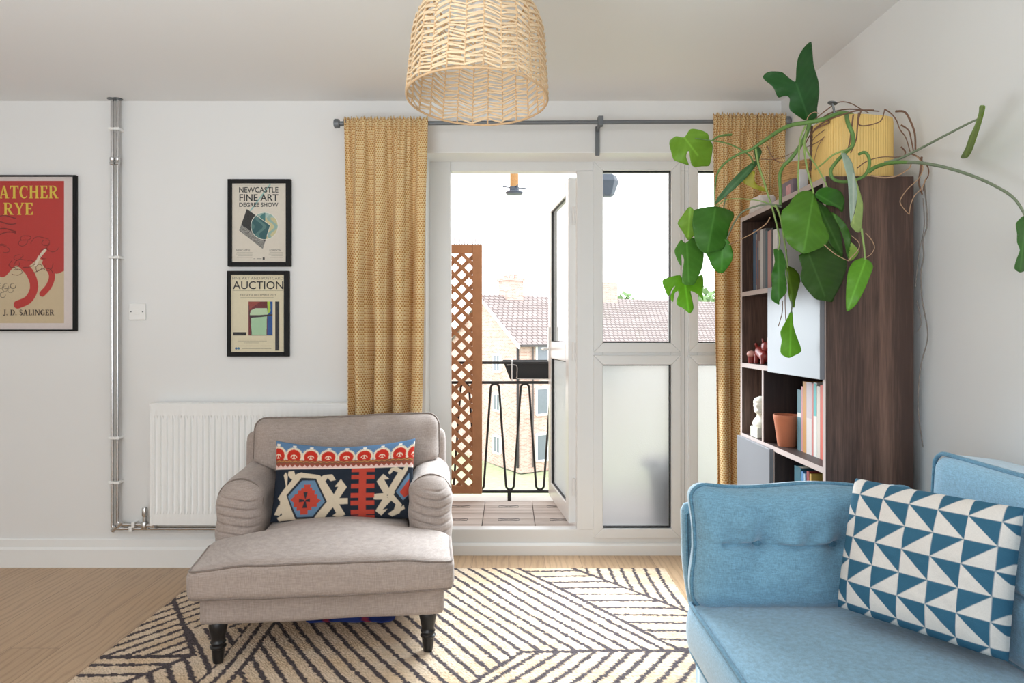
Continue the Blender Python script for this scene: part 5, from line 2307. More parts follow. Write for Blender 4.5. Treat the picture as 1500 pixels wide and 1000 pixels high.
def leaf(polys, Y, mid, tilt=(0, 0), cup=.5, wavy=.006, name='leaf', step=2.7, gloss=None):
    """polys: [(outline in photograph pixels, colour)]; mid: midrib end points; tilt: change of depth
    in metres per pixel across and down; cup: how strongly the halves fold about the midrib"""
    m = MB()
    (ax, ay), (bx, by) = mid
    dx, dy = bx - ax, by - ay
    L = math.hypot(dx, dy)
    for pts, col in polys:
        out = smooth_closed(pts)
        n = len(out)
        xs = [p.x for p in out]
        ys = [p.y for p in out]
        inner = []
        yv = min(ys) + step * .6
        odd = 0
        while yv < max(ys):
            xv = min(xs) + (step / 2 if odd else 0)
            while xv < max(xs):
                c = False
                dmin = 1e9
                for i in range(n):
                    a, b = out[i], out[(i + 1) % n]
                    if (a.y > yv) != (b.y > yv) and xv < (b.x - a.x) * (yv - a.y) / (b.y - a.y) + a.x:
                        c = not c
                    dmin = min(dmin, (a.x - xv) ** 2 + (a.y - yv) ** 2)
                if c and dmin > (step * .45) ** 2:
                    inner.append(Vector((xv, yv)))
                xv += step
            yv += step * .87
            odd ^= 1
        # extra samples along the midrib keep it crisp
        rib = []
        for k in range(int(L / 2.0) + 1):
            s = min(L, k * 2.0)
            for o_ in (-2.2, 0.0, 2.2):
                q = Vector((ax + dx / L * s - dy / L * o_, ay + dy / L * s + dx / L * o_))
                c = False
                dmin = 1e9
                for i in range(n):
                    a, b = out[i], out[(i + 1) % n]
                    if (a.y > q.y) != (b.y > q.y) and q.x < (b.x - a.x) * (q.y - a.y) / (b.y - a.y) + a.x:
                        c = not c
                    dmin = min(dmin, (a - q).length_squared)
                if c and dmin > 1.0:
                    rib.append(q)
        inner = [p for p in inner if min([(p - q).length_squared for q in rib] or [9]) > 2.2] + rib
        v2, e2, f2, _, _, _ = delaunay_2d_cdt(out + inner, [], [list(range(n))], 1, 1e-4)
        vs, cs = [], []
        for p in v2:
            rx, ry = p.x - ax, p.y - ay
            d = (rx * dy - ry * dx) / L          # signed distance from the midrib, px
            s = (rx * dx + ry * dy) / L
            yy = Y + tilt[0] * (p.x - (ax + bx) / 2) + tilt[1] * (p.y - (ay + by) / 2)
            yy += cup * .001 * abs(d) ** 1.25 * .28
            yy += wavy * math.sin(s * .16 + (2 if d > 0 else 0)) * min(1, abs(d) / 20)
            yy += .00004 * (s - L * .4) ** 2 * .25
            vs.append(P(p.x, p.y, yy))
            vein = math.exp(-(d / 1.1) ** 2) * (1 if -2 < s < L * .97 else 0) * .55
            ph_ = (s - abs(d) * .75) / 11.0
            side = math.exp(-(abs((ph_ % 1) - .5) / .16) ** 2) * .10 * (abs(d) > 2)
            k = max(vein, side)
            lt = tuple(min(.8, c * 1.75 + .035) for c in col)
            cs.append(tuple(a * (1 - k) + b * k for a, b in zip(col, lt)))
        fs = [tuple(f) for f in f2]
        m.add(vs, fs, cs)
    o = m.build(name, LEAF, pt, smooth=180, solid=.0009)
    return o


G_D, G_M, G_B, G_L, G_Y = C(32, 84, 40), C(56, 112, 44), C(88, 138, 42), C(132, 178, 62), C(150, 184, 60)

leaf([([(1188.5, 62), (1184, 63), (1175, 73), (1169, 85), (1166.5, 100), (1165.5, 118.5), (1161, 118), (1152, 111), (1145, 105.5), (1130, 104.5), (1122, 107), (1117.5, 112.5), (1121, 118), (1132, 127), (1138, 140), (1141, 143), (1147, 141), (1153, 140.5), (1157, 145), (1156, 155), (1158, 162), (1170, 171), (1177.5, 175.5), (1187, 176), (1196.5, 173), (1197, 158), (1200, 136), (1198.5, 118), (1192, 96), (1190, 75)], C(46, 98, 46))],
     2.46, ((1184, 174), (1166, 121)), (.0006, .0005), .9)
leaf([([(1003.5, 200), (1010, 190), (1016, 188.5), (1028, 191), (1037, 196), (1039, 204), (1044, 212), (1043, 225), (1041, 236), (1038, 243), (1028, 243.5), (1018, 244.5), (1013, 241), (1010.5, 230), (1009.5, 222), (1007, 222), (1005, 230), (1009, 241), (1007, 241.5), (996, 238), (987, 234), (983.5, 224), (980.5, 211), (982, 205), (990, 199.5), (998, 201)], G_L)],
     2.72, ((1003, 202), (1024, 230)), (.0006, .001), .6)
leaf([([(1009, 303), (1016, 307), (1022, 325), (1020, 340), (1012, 350), (1007, 351), (1000, 339), (992.5, 327), (1000, 315)], G_L)], 2.66, ((1011, 306), (1008, 348)), (-.001, .001), .6)
leaf([([(1014, 348), (1020, 350), (1027, 362), (1031, 370.5), (1029, 390), (1023, 405), (1016, 417), (1005, 417), (999, 413), (1000, 395), (1002, 380), (998, 372), (998.5, 388), (996, 388), (991, 378), (988, 367), (993, 357), (998, 351), (1004, 356)], C(92, 148, 58))], 2.63, ((1006, 354), (1009, 415)), (.0008, -.0006), .6)
leaf([([(1034, 369), (1050, 366), (1062, 350), (1069, 355), (1073.5, 370), (1072, 382), (1062, 397), (1057, 400), (1050, 398), (1043, 390), (1038, 378)], C(72, 142, 38))], 2.62, ((1058, 360), (1057, 396)), (-.001, .0004), .7)
leaf([([(996, 403), (1002, 412), (1015, 414.5), (1022, 405), (1029, 403), (1030.5, 415), (1029, 428), (1030.5, 440), (1027, 436), (1022, 431), (1012, 426), (1013, 434), (1016, 450), (1013, 457), (1009, 458.5), (1000, 451), (992, 447), (991, 440), (994, 432), (993, 426), (988, 430), (986, 442), (982, 437), (984, 428), (989, 419), (985, 422), (979, 434), (974, 424), (970, 411), (980, 406)], C(118, 178, 44))],
     2.67, ((1002, 405), (1009, 457)), (.0006, -.0008), .7)
leaf([([(1017, 308), (1025, 305), (1040, 302.5), (1055, 303), (1073, 310), (1075, 318), (1071, 325), (1067, 338), (1065, 350), (1061, 362), (1055, 367), (1043, 369), (1034, 371), (1026, 367), (1020, 358), (1017, 346), (1014, 330), (1015, 318)], C(74, 130, 48))], 2.59, ((1048, 305), (1036, 370)), (.0006, -.0004), .8)
# group in front of the bookcase doors
leaf([([(1195, 295), (1208, 301), (1218, 312), (1226, 325), (1232, 345), (1235, 374), (1228, 371), (1216, 358), (1209, 340), (1200, 320)], C(62, 106, 36))], 2.27, ((1198, 297), (1233, 372)), (.0004, -.0006), .8)
leaf([([(1218, 311), (1230, 318), (1240, 330), (1246, 345), (1246, 360), (1243, 378), (1240, 372), (1236, 350), (1228, 330)], C(66, 116, 34)), ([(1247, 355), (1258, 368), (1250, 380), (1243, 381), (1243, 370)], C(150, 180, 84))], 2.24, ((1222, 314), (1243, 378)), (-.0012, .0004), .6)
leaf([([(1170, 374), (1185, 368), (1205, 360), (1214, 355), (1225, 368), (1240, 381), (1239, 395), (1233, 415), (1222, 435), (1219, 442), (1205, 440), (1195, 438), (1185, 428), (1176, 416), (1172, 405), (1175, 392)], C(56, 92, 32))], 2.19, ((1184, 370), (1209, 436)), (.0006, -.0006), .8)
leaf([([(1194, 287), (1200, 277), (1211, 274), (1225, 277), (1233, 282), (1237, 293), (1236, 305), (1233, 311), (1228, 305), (1218, 301), (1208, 299)], C(66, 124, 42))], 2.24, ((1196, 284), (1234, 306)), (.0008, .0006), .7)
leaf([([(1192, 282), (1183, 279), (1172, 281), (1162, 289), (1156, 299), (1146, 308), (1144, 318), (1145, 330), (1149, 346), (1155, 357), (1165, 366), (1178, 371.5), (1193, 367), (1206, 361), (1213, 354), (1215, 345), (1212, 336), (1206, 324), (1202, 312), (1198, 298)], G_B)], 2.2, ((1192, 283), (1177, 370)), (.0002, -.0009), .7)
leaf([([(1232, 222), (1239, 225), (1248, 238), (1253, 260), (1256, 285), (1251, 312), (1246, 326), (1244, 300), (1242, 265), (1236, 240)], C(176, 196, 184)), ([(1252, 258), (1258, 275), (1264, 298), (1263, 322), (1262, 338), (1255, 340), (1247, 332), (1246, 326), (1252, 312), (1256, 285)], C(166, 188, 116))], 2.16, ((1250, 255), (1250, 330)), (.001, -.0004), -.6)
leaf([([(1259, 379), (1266, 378), (1275, 383), (1279, 391), (1274, 405), (1266, 425), (1255, 445), (1245, 454), (1240, 455), (1239, 438), (1240, 415), (1243, 395), (1250, 383)], C(104, 164, 44))], 2.14, ((1268, 381), (1242, 453)), (-.0005, -.0007), .7)
leaf([([(1133, 365), (1145, 366), (1151, 385), (1150, 400), (1152, 415), (1152, 428), (1142, 440), (1141, 446), (1131, 440), (1129, 433), (1131, 418), (1130, 402), (1135, 383)], C(64, 124, 40))], 2.42, ((1140, 367), (1141, 445)), (-.0016, -.0004), -1.4, .012)
leaf([([(1152, 390), (1163, 393), (1171, 403), (1172, 412), (1169, 425), (1165, 440), (1163, 451), (1157, 440), (1154, 425), (1155, 405)], C(112, 142, 44))], 2.4, ((1154, 392), (1163, 450)), (.0012, -.0004), .6)
leaf([([(1158, 456), (1161, 458), (1162, 475), (1166, 490), (1174, 513), (1165, 520), (1155, 524), (1145, 519), (1143, 512), (1145, 498), (1143, 486), (1150, 472)], C(112, 168, 44))], 2.37, ((1159, 457), (1157, 523)), (.0004, -.0006), .7)
leaf([([(1435, 155), (1443, 155), (1441, 167), (1438, 178), (1431, 200), (1424, 220), (1417, 231), (1407, 231), (1414, 218), (1420, 200), (1425, 190), (1430, 178), (1434, 165)], C(116, 150, 58))], 1.90, ((1439, 155), (1413, 231)), (-.010, -.0005), .5, .003)
leaf([([(1500, 316), (1494, 320), (1488, 328), (1490, 342), (1490, 355), (1494, 366), (1489, 380), (1486, 393), (1494, 399), (1502, 396), (1515, 390), (1522, 370), (1520, 340), (1511, 320)], C(72, 120, 56))], 1.74, ((1503, 317), (1494, 397)), (.001, -.0005), .7, .012)
leaf([([(1100, 252), (1106, 250), (1105, 262), (1108, 270), (1115, 273), (1125, 278), (1122, 281), (1105, 276), (1092, 270), (1088, 264)], C(176, 172, 60))], 2.55, ((1102, 252), (1120, 279)), (0, 0), .5)
leaf([([(1105, 236), (1109, 240), (1097, 256), (1078, 275), (1060, 290), (1048, 299), (1052, 288), (1068, 268), (1088, 248)], C(74, 116, 72))], 2.53, ((1106, 238), (1050, 297)), (0, 0), -.6)
leaf([([(1104, 216), (1110, 214), (1116, 222), (1112, 236), (1118, 258), (1124, 275), (1117, 262), (1108, 240)], C(62, 104, 52))], 2.52, ((1108, 216), (1122, 272)), (0, 0), .5)

STEM = plain('green_stem', C(96, 132, 66), .5, var=.2, vs=30)
STEM_L = plain('pale_green_petiole', C(138, 164, 92), .5, var=.15, vs=30)
STEM_G = plain('grey_green_petiole', C(116, 128, 104), .5, var=.15, vs=30)
ROOT = plain('brown_aerial_root', C(116, 84, 66), .8, var=.25, vs=60)
ROOT_P = plain('pale_aerial_root', C(176, 142, 112), .8, var=.2, vs=60)
ROOT_G = plain('grey_aerial_root', C(124, 116, 110), .8, var=.2, vs=60)


def stem(name, mt, pts, r0, r1=None, k=6):
    q = smoothpath([P(*p) for p in pts], k)
    n = len(q)
    slim = .8 if name in ('stem', 'petiole') else .9
    r0 *= slim
    r1 = None if r1 is None else r1 * slim
    r1 = r0 if r1 is None else r1
    m = MB()
    m.tube(q, [r0 + (r1 - r0) * i / (n - 1) for i in range(n)], 7)
    return m.build(name, mt, pt, smooth=70)


# thick climbing stems
stem('stem', STEM, [(1262, 196, 2.40), (1252, 172, 2.38), (1232, 166, 2.36), (1205, 175, 2.36), (1183, 179.5, 2.38), (1160, 183, 2.42), (1142, 191, 2.46), (1124, 203, 2.5), (1112, 211, 2.52)], .011, .0085)
stem('stem', STEM, [(1112, 211, 2.52), (1100, 219, 2.53), (1082, 226, 2.55), (1063, 238, 2.58), (1051, 254, 2.6), (1047, 280, 2.62), (1048, 303, 2.6)], .0075, .003)
stem('stem', STEM, [(1186, 181, 2.38), (1181, 197, 2.37), (1172, 214, 2.37), (1158, 233, 2.38), (1147, 244, 2.4), (1142, 258, 2.42), (1143, 278, 2.42), (1143, 300, 2.42)], .0095, .007)
stem('stem', STEM, [(1240, 167, 2.33), (1242, 180, 2.26), (1249, 197, 2.25), (1249, 212, 2.24), (1240, 222, 2.24), (1226, 236, 2.24), (1217, 250, 2.24), (1222, 263, 2.24), (1240, 266, 2.24), (1262, 260, 2.24), (1272, 248, 2.24), (1273, 232, 2.245), (1267, 223, 2.25), (1258, 226, 2.25)], .0085, .006)
# petioles
PET = [
    (STEM_L, [(1180, 184, 2.37), (1172, 205, 2.34), (1170, 235, 2.3), (1169, 262, 2.26), (1170, 283, 2.24)], .0042, .003),
    (STEM_L, [(1181, 192, 2.36), (1178, 215, 2.32), (1182, 245, 2.27), (1188, 268, 2.22), (1192, 283, 2.2)], .0048, .0035),
    (STEM_L, [(1178, 210, 2.36), (1186, 228, 2.33), (1197, 245, 2.29), (1208, 265, 2.25), (1212, 275, 2.24)], .004, .003),
    (STEM_L, [(1245, 218, 2.25), (1222, 226, 2.27), (1205, 240, 2.3), (1194, 248, 2.33)], .0042, .003),
    (STEM_L, [(1107, 218, 2.52), (1111, 240, 2.51), (1118, 263, 2.49), (1126, 288, 2.47), (1135, 318, 2.45), (1142, 350, 2.43), (1140, 366, 2.42)], .005, .0035),
    (STEM_L, [(1136, 300, 2.44), (1143, 318, 2.43), (1147, 340, 2.42), (1151, 365, 2.41), (1154, 392, 2.4)], .0045, .003),
    (STEM, [(1104, 240, 2.53), (1098, 228, 2.55), (1082, 217, 2.59), (1062, 209, 2.64), (1043, 206, 2.68), (1022, 203, 2.71), (1003, 202, 2.72)], .004, .0028),
    (STEM, [(1043, 206, 2.68), (1050, 201, 2.68), (1060, 198, 2.68), (1072, 197, 2.68)], .004, .006),
    (STEM_G, [(1066, 282, 2.54), (1063, 290, 2.56), (1060, 304, 2.59)], .004, .003),
    (STEM_G, [(1145, 303, 2.44), (1128, 299, 2.46), (1108, 302, 2.5), (1088, 310, 2.54), (1076, 325, 2.58), (1068, 342, 2.61), (1064, 352, 2.62)], .0048, .003),
    (STEM_L, [(1140, 305, 2.44), (1120, 296, 2.48), (1098, 292, 2.52), (1066, 292, 2.56), (1050, 302, 2.59)], .003, .0025),
    (STEM, [(1272, 252, 2.24), (1282, 245, 2.22), (1296, 240, 2.18), (1316, 237.5, 2.13), (1335, 237.5, 2.09)], .0085, .0068),
    (STEM_G, [(1330, 237.5, 2.10), (1345, 238, 2.06), (1380, 244, 1.98), (1420, 256, 1.9), (1455, 271, 1.83), (1485, 290, 1.77), (1503, 317, 1.74)], .0068, .004),
    (STEM_G, [(1296, 238, 2.18), (1318, 232, 2.14), (1345, 219, 2.08), (1385, 198, 1.99), (1418, 181, 1.93), (1436, 173, 1.90)], .0055, .0035),
    (STEM_L, [(1262, 335, 2.16), (1264, 350, 2.15), (1266, 365, 2.14), (1267, 380, 2.14)], .0042, .003),
    (STEM_L, [(1234, 223, 2.17), (1240, 219, 2.2), (1247, 215, 2.24)], .004, .004),
    (STEM_G, [(1159, 440, 2.39), (1160, 448, 2.38), (1159, 458, 2.37)], .0032, .003),
    (STEM_L, [(1152, 365, 2.42), (1152, 400, 2.41), (1158, 430, 2.4), (1159, 445, 2.39)], .003, .0028),
]
for mt, pts, a, b in PET:
    stem('petiole', mt, pts, a, b)
AER = [
    (ROOT, [(1190, 178, 2.38), (1208, 163, 2.36), (1228, 150, 2.36), (1245, 151, 2.36), (1262, 160, 2.37), (1272, 165, 2.38)], .0024),
    (ROOT, [(1196, 180, 2.38), (1215, 166, 2.38), (1240, 160, 2.4), (1265, 161, 2.4), (1288, 163, 2.4)], .003),
    (ROOT, [(1192, 190, 2.38), (1208, 178, 2.36), (1228, 170, 2.3), (1255, 162, 2.28), (1280, 161, 2.28)], .0034),
    (ROOT, [(1205, 174, 2.36), (1215, 179, 2.36), (1200, 186, 2.37), (1188, 196, 2.38), (1180, 210, 2.38)], .0032),
    (ROOT, [(1208, 190, 2.36), (1195, 200, 2.37), (1187, 210, 2.38)], .002), (ROOT, [(1208, 200, 2.36), (1198, 208, 2.37), (1180, 216, 2.38)], .002),
    (ROOT, [(1206, 203, 2.36), (1198, 215, 2.37), (1192, 238, 2.38)], .0016),
    (ROOT, [(1262, 160, 2.27), (1257, 178, 2.255), (1262, 184, 2.255), (1278, 182, 2.255), (1291, 176, 2.255), (1296, 160, 2.27)], .0026),
    (ROOT, [(1250, 168, 2.26), (1247, 190, 2.255), (1243, 215, 2.255), (1232, 232, 2.255)], .003),
    (ROOT, [(1258, 165, 2.26), (1256, 185, 2.255), (1254, 205, 2.255), (1246, 224, 2.255)], .0028),
    (ROOT, [(1296, 160, 2.27), (1305, 166, 2.27), (1313, 176, 2.28), (1318, 189, 2.29), (1327, 202, 2.3), (1333, 222, 2.28)], .0024),
    (ROOT, [(1312, 163, 2.30), (1325, 164, 2.3), (1333, 176, 2.3), (1340, 196, 2.29), (1341, 221, 2.28)], .0042),
    (ROOT, [(1320, 183, 2.3), (1331, 191, 2.3), (1335, 206, 2.29), (1338, 221, 2.28)], .003),
    (ROOT, [(1320, 215, 2.3), (1326, 222, 2.3), (1325, 229, 2.28)], .003),
    (ROOT, [(1256, 246, 2.25), (1270, 236, 2.25), (1292, 230, 2.25), (1316, 230, 2.25), (1338, 226, 2.26), (1352, 236, 2.27)], .002),
    (ROOT_P, [(1336, 226, 2.27), (1346, 232, 2.26), (1352, 246, 2.26), (1345, 262, 2.24), (1330, 276, 2.24), (1320, 290, 2.24), (1319, 298, 2.24), (1326, 308, 2.24), (1332, 314, 2.24)], .002),
    (ROOT_P, [(1356, 262, 2.25), (1350, 276, 2.24), (1340, 286, 2.24), (1334, 300, 2.24), (1332, 313, 2.24)], .002),
    (ROOT, [(1350, 236, 2.27), (1359, 244, 2.26), (1360, 256, 2.26), (1355, 266, 2.26), (1352, 280, 2.26)], .0024),
    (ROOT, [(1350, 230, 2.27), (1348, 252, 2.26), (1346, 268, 2.26), (1351, 285, 2.26)], .004),
    (ROOT_P, [(1276, 257, 2.245), (1295, 260, 2.25), (1315, 257, 2.25), (1332, 246, 2.26), (1335, 236, 2.27)], .003),
    (ROOT_P, [(1207, 358, 2.18), (1222, 371, 2.18), (1236, 379, 2.18), (1244, 382, 2.18)], .0018),
    (ROOT_P, [(1242, 382, 2.18), (1257, 366, 2.17), (1258, 355, 2.17), (1247, 345, 2.18)], .0018),
    (ROOT_P, [(1268, 341, 2.15), (1276, 350, 2.15), (1281, 362, 2.15), (1276, 372, 2.14), (1267, 378, 2.14)], .0016),
    (ROOT_P, [(1128, 318, 2.46), (1122, 328, 2.47), (1105, 340, 2.5), (1088, 349, 2.55), (1068, 358, 2.6)], .0024),
    (ROOT, [(1146, 440, 2.42), (1146, 455, 2.42), (1144, 465, 2.42), (1140, 478, 2.42)], .002),
    (ROOT, [(1150, 425, 2.42), (1150, 445, 2.42), (1151, 470, 2.42)], .0018),
    (ROOT, [(1124, 214, 2.49), (1130, 228, 2.48), (1138, 236, 2.47), (1150, 238, 2.44), (1158, 233, 2.42)], .002),
    (ROOT, [(1115, 233, 2.5), (1135, 233, 2.47), (1150, 229, 2.44), (1163, 222, 2.4)], .0016),
    (ROOT_P, [(1182, 175, 2.38), (1186, 168, 2.38), (1194, 164, 2.38), (1200, 167, 2.38)], .002),
    (ROOT_G, [(1354, 270, 2.26), (1357, 300, 2.265), (1358, 330, 2.265), (1352, 352, 2.265), (1353, 375, 2.265), (1349, 400, 2.27), (1351, 440, 2.27), (1359, 490, 2.26), (1350, 530, 2.27), (1346, 560, 2.275), (1345, 600, 2.275), (1352, 655, 2.27)], .0028),
    (ROOT_G, [(1352, 290, 2.265), (1354, 330, 2.265), (1347, 365, 2.27), (1343, 400, 2.275), (1341, 420, 2.28)], .002),
    (ROOT_G, [(1343, 440, 2.275), (1348, 462, 2.27), (1349, 476, 2.27), (1344, 486, 2.275)], .002),
]
for mt, pts, r_ in AER:
    stem('aerial_root', mt, pts, r_, r_ * .7, 5)
# climbing stakes
m = MB()
a, b = P(1189, 184, 2.395), P(1187, 250, 2.42)
b.z = max(b.z, BZ + .005)
m.tube([a.lerp(b, i / 20) for i in range(21)], [.0055 if i % 2 else .0038 for i in range(21)], 8)
m.build('support_cane', plain('dark_twine_wrapped_cane', C(92, 70, 58), .8, var=.3, vs=120), pt, smooth=40)
m = MB()
a, b = P(1219.5, 151, 2.35), P(1227, 190, 2.37)
m.tube([a, b], .0038, 8)
m.lathe([(.001, -.002), (.016, -.0015), (.016, .0015), (.001, .002)], 14, a, M=Matrix.Rotation(R(14), 4, 'Y'))
m.build('support_stake', GREY_METAL, pt, label='grey metal stake with flat head')

# ------------------------------------------------------------------ sofa
BLUE = fabric('blue_woven_upholstery', C(118, 162, 186), 1300, .15, .3, .02, sheen=.55)
BLUE_D = fabric('blue_woven_piping', C(96, 140, 164), 1300, .2, .3, .04)
so = thing('sofa', 'blue fabric sofa with buttoned cushions along the right wall', 'sofa', (.94, 1.2, 0))
SY0, SY1 = .22, 2.06
# frame
m = MB()
m.rbox((.41, (SY1 - SY0) / 2 - .03, .09), .03, (10, 20, 6), lambda p: (p.x + .955, p.y + (SY0 + SY1) / 2, p.z + .22))
m.build('base', BLUE, so, smooth=180)
# far arm shell: thin upholstered panel that flares towards the top


def shell(yc, s):
    def fn(p):
        v = (p.z + .28) / .56
        x = p.x + .945
        if p.x < 0:
            x += (1 - sstep(0, .75, v)) * .055 * (-p.x / .43)
        return (x, p.y + yc + s * .05 * v, p.z + .415)
    return fn


for yc, s in ((1.995, 1), (.33, -1)):
    m = MB()
    m.rbox((.43, .035, .285), .034, (20, 6, 20), shell(yc, s))
    m.build('arm', BLUE, so, smooth=180)
    m = MB()
    f_ = shell(yc, s)
    pts = [f_(Vector((-.43 + .008, -.034 * s, -.25 + .5 * i / 14))) for i in range(15)]
    pts += [f_(Vector((-.43 + .04 + .8 * i / 14, -.034 * s, .284))) for i in range(15)]
    m.tube(pts, .005, 6)
    m.build('piping', BLUE_D, so, smooth=60)
# seat
sx0, sx1, sy0, sy1 = .507, 1.17, .44, 1.935


def sofa_seat(p):
    u, v = p.x / ((sx1 - sx0) / 2), p.y / ((sy1 - sy0) / 2)
    z = p.z
    if z > 0:
        z += .028 * (1 - abs(u) ** 2.5) * (1 - abs(v) ** 4)
    x = p.x
    if u < -.5:
        x -= .012 * (1 - (p.z / .065) ** 2)
    return (x + (sx0 + sx1) / 2, p.y + (sy0 + sy1) / 2, z + .372 + .002 * fbm((x * 6, p.y * 5, 1)))


m = MB()
m.rbox(((sx1 - sx0) / 2, (sy1 - sy0) / 2, .068), .022, (30, 50, 8), sofa_seat)
m.build('seat_cushion', BLUE, so, smooth=180)
for zo in (.062, -.062):
    m = MB()
    hx_, hy_ = (sx1 - sx0) / 2, (sy1 - sy0) / 2
    pts = [sofa_seat(Vector((.2 - (.2 + hx_ - .012) * i / 10, hy_ - .004, zo * .98))) for i in range(10)]
    pts += [sofa_seat(Vector((-hx_ + .006, hy_ - .012 - (2 * hy_ - .024) * i / 40, zo))) for i in range(41)]
    m.tube([(p[0], p[1], p[2] + (.004 if zo > 0 else -.002)) for p in pts], .0062, 8)
    m.build('piping', BLUE_D, so, smooth=60)
# back


def sofa_back(p):
    v = (p.z + .29) / .58
    x = p.x + 1.255 + .03 * v
    if p.x < 0:
        x -= .012 * (1 - (p.y / .9) ** 2)
    z = p.z + .575
    return (x, p.y + 1.12, z - .018 * sstep(.0, 1, (p.x + .11) / .22) * (p.z > .1))


m = MB()
m.rbox((.105, .80, .295), .05, (12, 40, 20), sofa_back)
m.build('back', BLUE, so, smooth=180)
m = MB()
r_ = .05
pts = [sofa_back(Vector((-.085, .80 - .004, z))) for z in (-.1, 0, .1, .295 - r_)]
pts += [sofa_back(Vector((-.085, .80 - r_ + r_ * math.cos(R(a)), .295 - r_ + r_ * math.sin(R(a))))) for a in (30, 60, 90)]
pts += [sofa_back(Vector((-.075, .75 - 1.5 * i / 30, .293))) for i in range(1, 31)]
m.tube(smoothpath(pts, 3), .006, 8)
m.build('piping', BLUE_D, so, smooth=60)

# buttoned cushions: one inside the far arm, one against the back


def tufted(M, hx, hy, hz, buttons, seed, name_l):
    def fn(p):
        u, v = p.x / hx, p.z / hz
        y = p.y
        if p.y < 0:
            b = (1 - abs(u) ** 3) * (1 - abs(v) ** 3)
            y -= .045 * b
            for bx_, bz_ in buttons:
                d2 = ((p.x - bx_) / .06) ** 2 + ((p.z - bz_) / .07) ** 2
                y += .034 * math.exp(-d2) + .02 * math.exp(-((p.x - bx_) / .02) ** 2 - ((p.z - bz_) / .02) ** 2)
                # creases that run out of each button
                if p.z > bz_ + .01:
                    y += .013 * math.sin((p.x - bx_) * 70 / (1 + 6 * (p.z - bz_))) * math.exp(-((p.x - bx_) / .13) ** 2) * math.exp(-((p.z - bz_) / .1))
            if buttons:
                zc = buttons[0][1]
                y += .018 * math.exp(-((p.z - zc) / .008) ** 2) * (abs(p.x) < hx * .8)
        else:
            y += .01 * (1 - abs(u) ** 3) * (1 - abs(v) ** 3)
        y += .005 * fbm((u * 3, v * 3, seed))
        z = p.z + .006 * math.sin(u * 5 + seed) * sstep(.4, 1, v)
        x = p.x + .006 * math.sin(v * 4 + seed)
        return M @ Vector((x, y, z))
    m = MB()
    m.rbox((hx, hy, hz), .045, (96, 12, 84), fn)
    o = m.build('cushion', BLUE, so, smooth=180, label=name_l)
    m = MB()
    r_ = .045
    path = []
    for cx, cz, a0 in ((hx - r_, hz - r_, 0), (-hx + r_, hz - r_, 90), (-hx + r_, -hz + r_, 180), (hx - r_, -hz + r_, 270)):
        for a in range(0, 91, 15):
            path.append((cx + r_ * math.cos(R(a + a0)), cz + r_ * math.sin(R(a + a0))))
    dense = []
    for i in range(len(path)):
        a, b = path[i], path[(i + 1) % len(path)]
        n = max(1, int(math.hypot(b[0] - a[0], b[1] - a[1]) / .03))
        for j in range(n):
            dense.append((a[0] + (b[0] - a[0]) * j / n, a[1] + (b[1] - a[1]) * j / n))
    m.tube([fn(Vector((x * 1.003, -hy * .45, z * 1.003))) for x, z in dense], .0052, 8, closed=True)
    m.build('piping', BLUE_D, o, smooth=60)
    for bx_, bz_ in buttons:
        q = fn(Vector((bx_, -hy, bz_))) - M.to_3x3() @ Vector((0, .006, 0))
        m = MB()
        Mb = M.to_3x3().to_4x4() @ Matrix.Rotation(R(90), 4, 'X')
        m.lathe([(0, .010), (.008, .009), (.0125, .005), (.0135, 0), (.011, -.004)], 18, q, M=Mb, cap=False)
        m.build('button', BLUE_D, o, smooth=60)


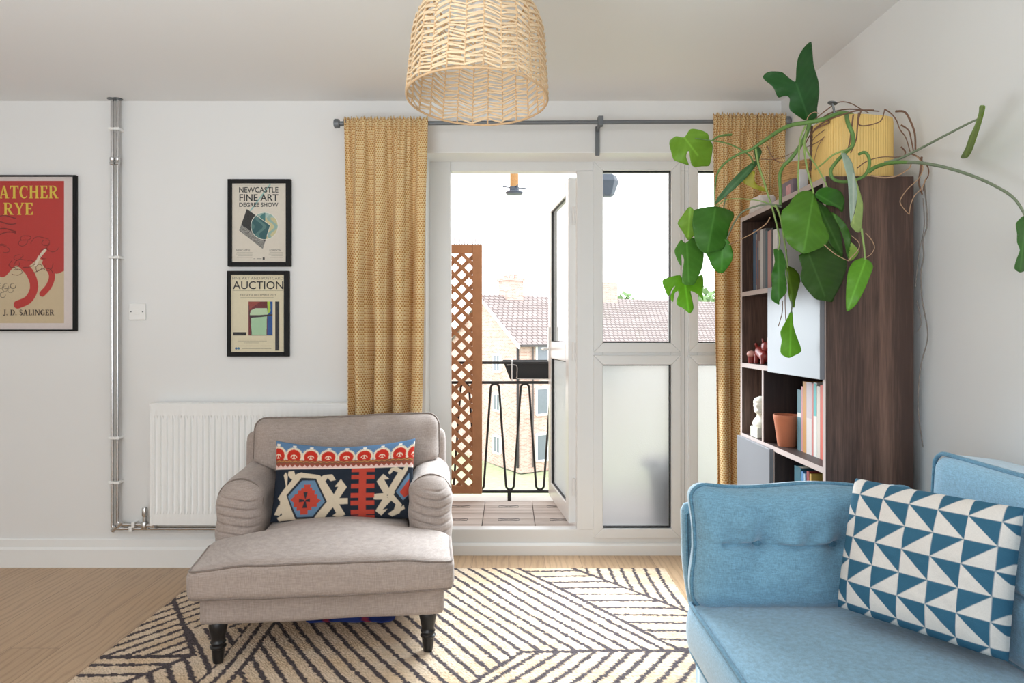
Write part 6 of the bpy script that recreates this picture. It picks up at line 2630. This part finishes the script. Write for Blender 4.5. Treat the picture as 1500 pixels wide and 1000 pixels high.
cm = Matrix.Translation((.838, 1.945, .598)) @ Matrix.Rotation(R(-3), 4, 'X')
tufted(cm, .318, .055, .172, [(-.148, .014), (.060, .012)], 1.0, 'buttoned cushion inside the far arm')
cm = Matrix.Translation((1.205, 1.10, .60)) @ Matrix.Rotation(R(-90), 4, 'Z') @ Matrix.Rotation(R(-10), 4, 'X')
tufted(cm, .66, .04, .165, [(-.3, .0), (0, 0), (.3, 0)], 2.0, 'long buttoned back cushion')
for x, y in ((.60, 1.9), (1.3, 1.95), (.60, .4), (1.3, .4)):
    m = MB()
    m.tube([(x, y, .14), (x + (.02 if x > .9 else -.015), y + (.02 if y > 1 else -.02), 0)], [.022, .013], 12)
    m.build('leg', plain('pale_beech', C(190, 150, 106), .5), so, smooth=40)

# triangle print pillow
cv = Canvas(0, 0, 6.0, 6.15, 1000, 960, C(224, 216, 206))
SB, SW = C(58, 102, 126), C(222, 216, 209)
cx_ = cv.X + .44
cy_ = cv.Y + .25
fu_ = cx_ - np.floor(cx_)
fv_ = cy_ - np.floor(cy_)
row = np.floor(cy_).astype(int)
even = (row % 2 == 0)
blue = np.where(even, fv_ < 1 - fu_, fv_ < fu_)
cv.a = np.where(blue[..., None], np.array(SB), np.array(SW))
cv = cv.down(4)
rngp = np.random.RandomState(6)
cv.a *= (1 + .08 * (rngp.rand(cv.ny, cv.nx, 1) - .5))
TL, TR_, BR, BL = P(1256, 702, 1.80), P(1498, 742, 1.53), P(1480, 972, 1.475), P(1227, 886, 1.765)
cen = (TL + TR_ + BR + BL) / 4
ux = ((TR_ - TL) + (BR - BL)) / 2
uz = ((TL - BL) + (TR_ - BR)) / 2
pw_, ph2 = ux.length, uz.length
ex_ = ux.normalized()
nn = ex_.cross(uz.normalized()).normalized()     # points away from the camera
ez_ = uz.normalized()
Mp = Matrix(((ex_.x, nn.x * -1, ez_.x, cen.x), (ex_.y, nn.y * -1, ez_.y, cen.y), (ex_.z, nn.z * -1, ez_.z, cen.z), (0, 0, 0, 1)))
m = MB()
pillow(m, cv, pw_ * 1.0, ph2 * 1.0, .16, Mp, .012, 0, C(60, 104, 130), .33, .004, 7)
pm = attr_mat('printed_cotton', .9, .25, 500, .1, .04)
o = m.build('throw_pillow', pm, smooth=180)
tag(o, 'square blue and white triangle print pillow leaning on the blue sofa', 'pillow')
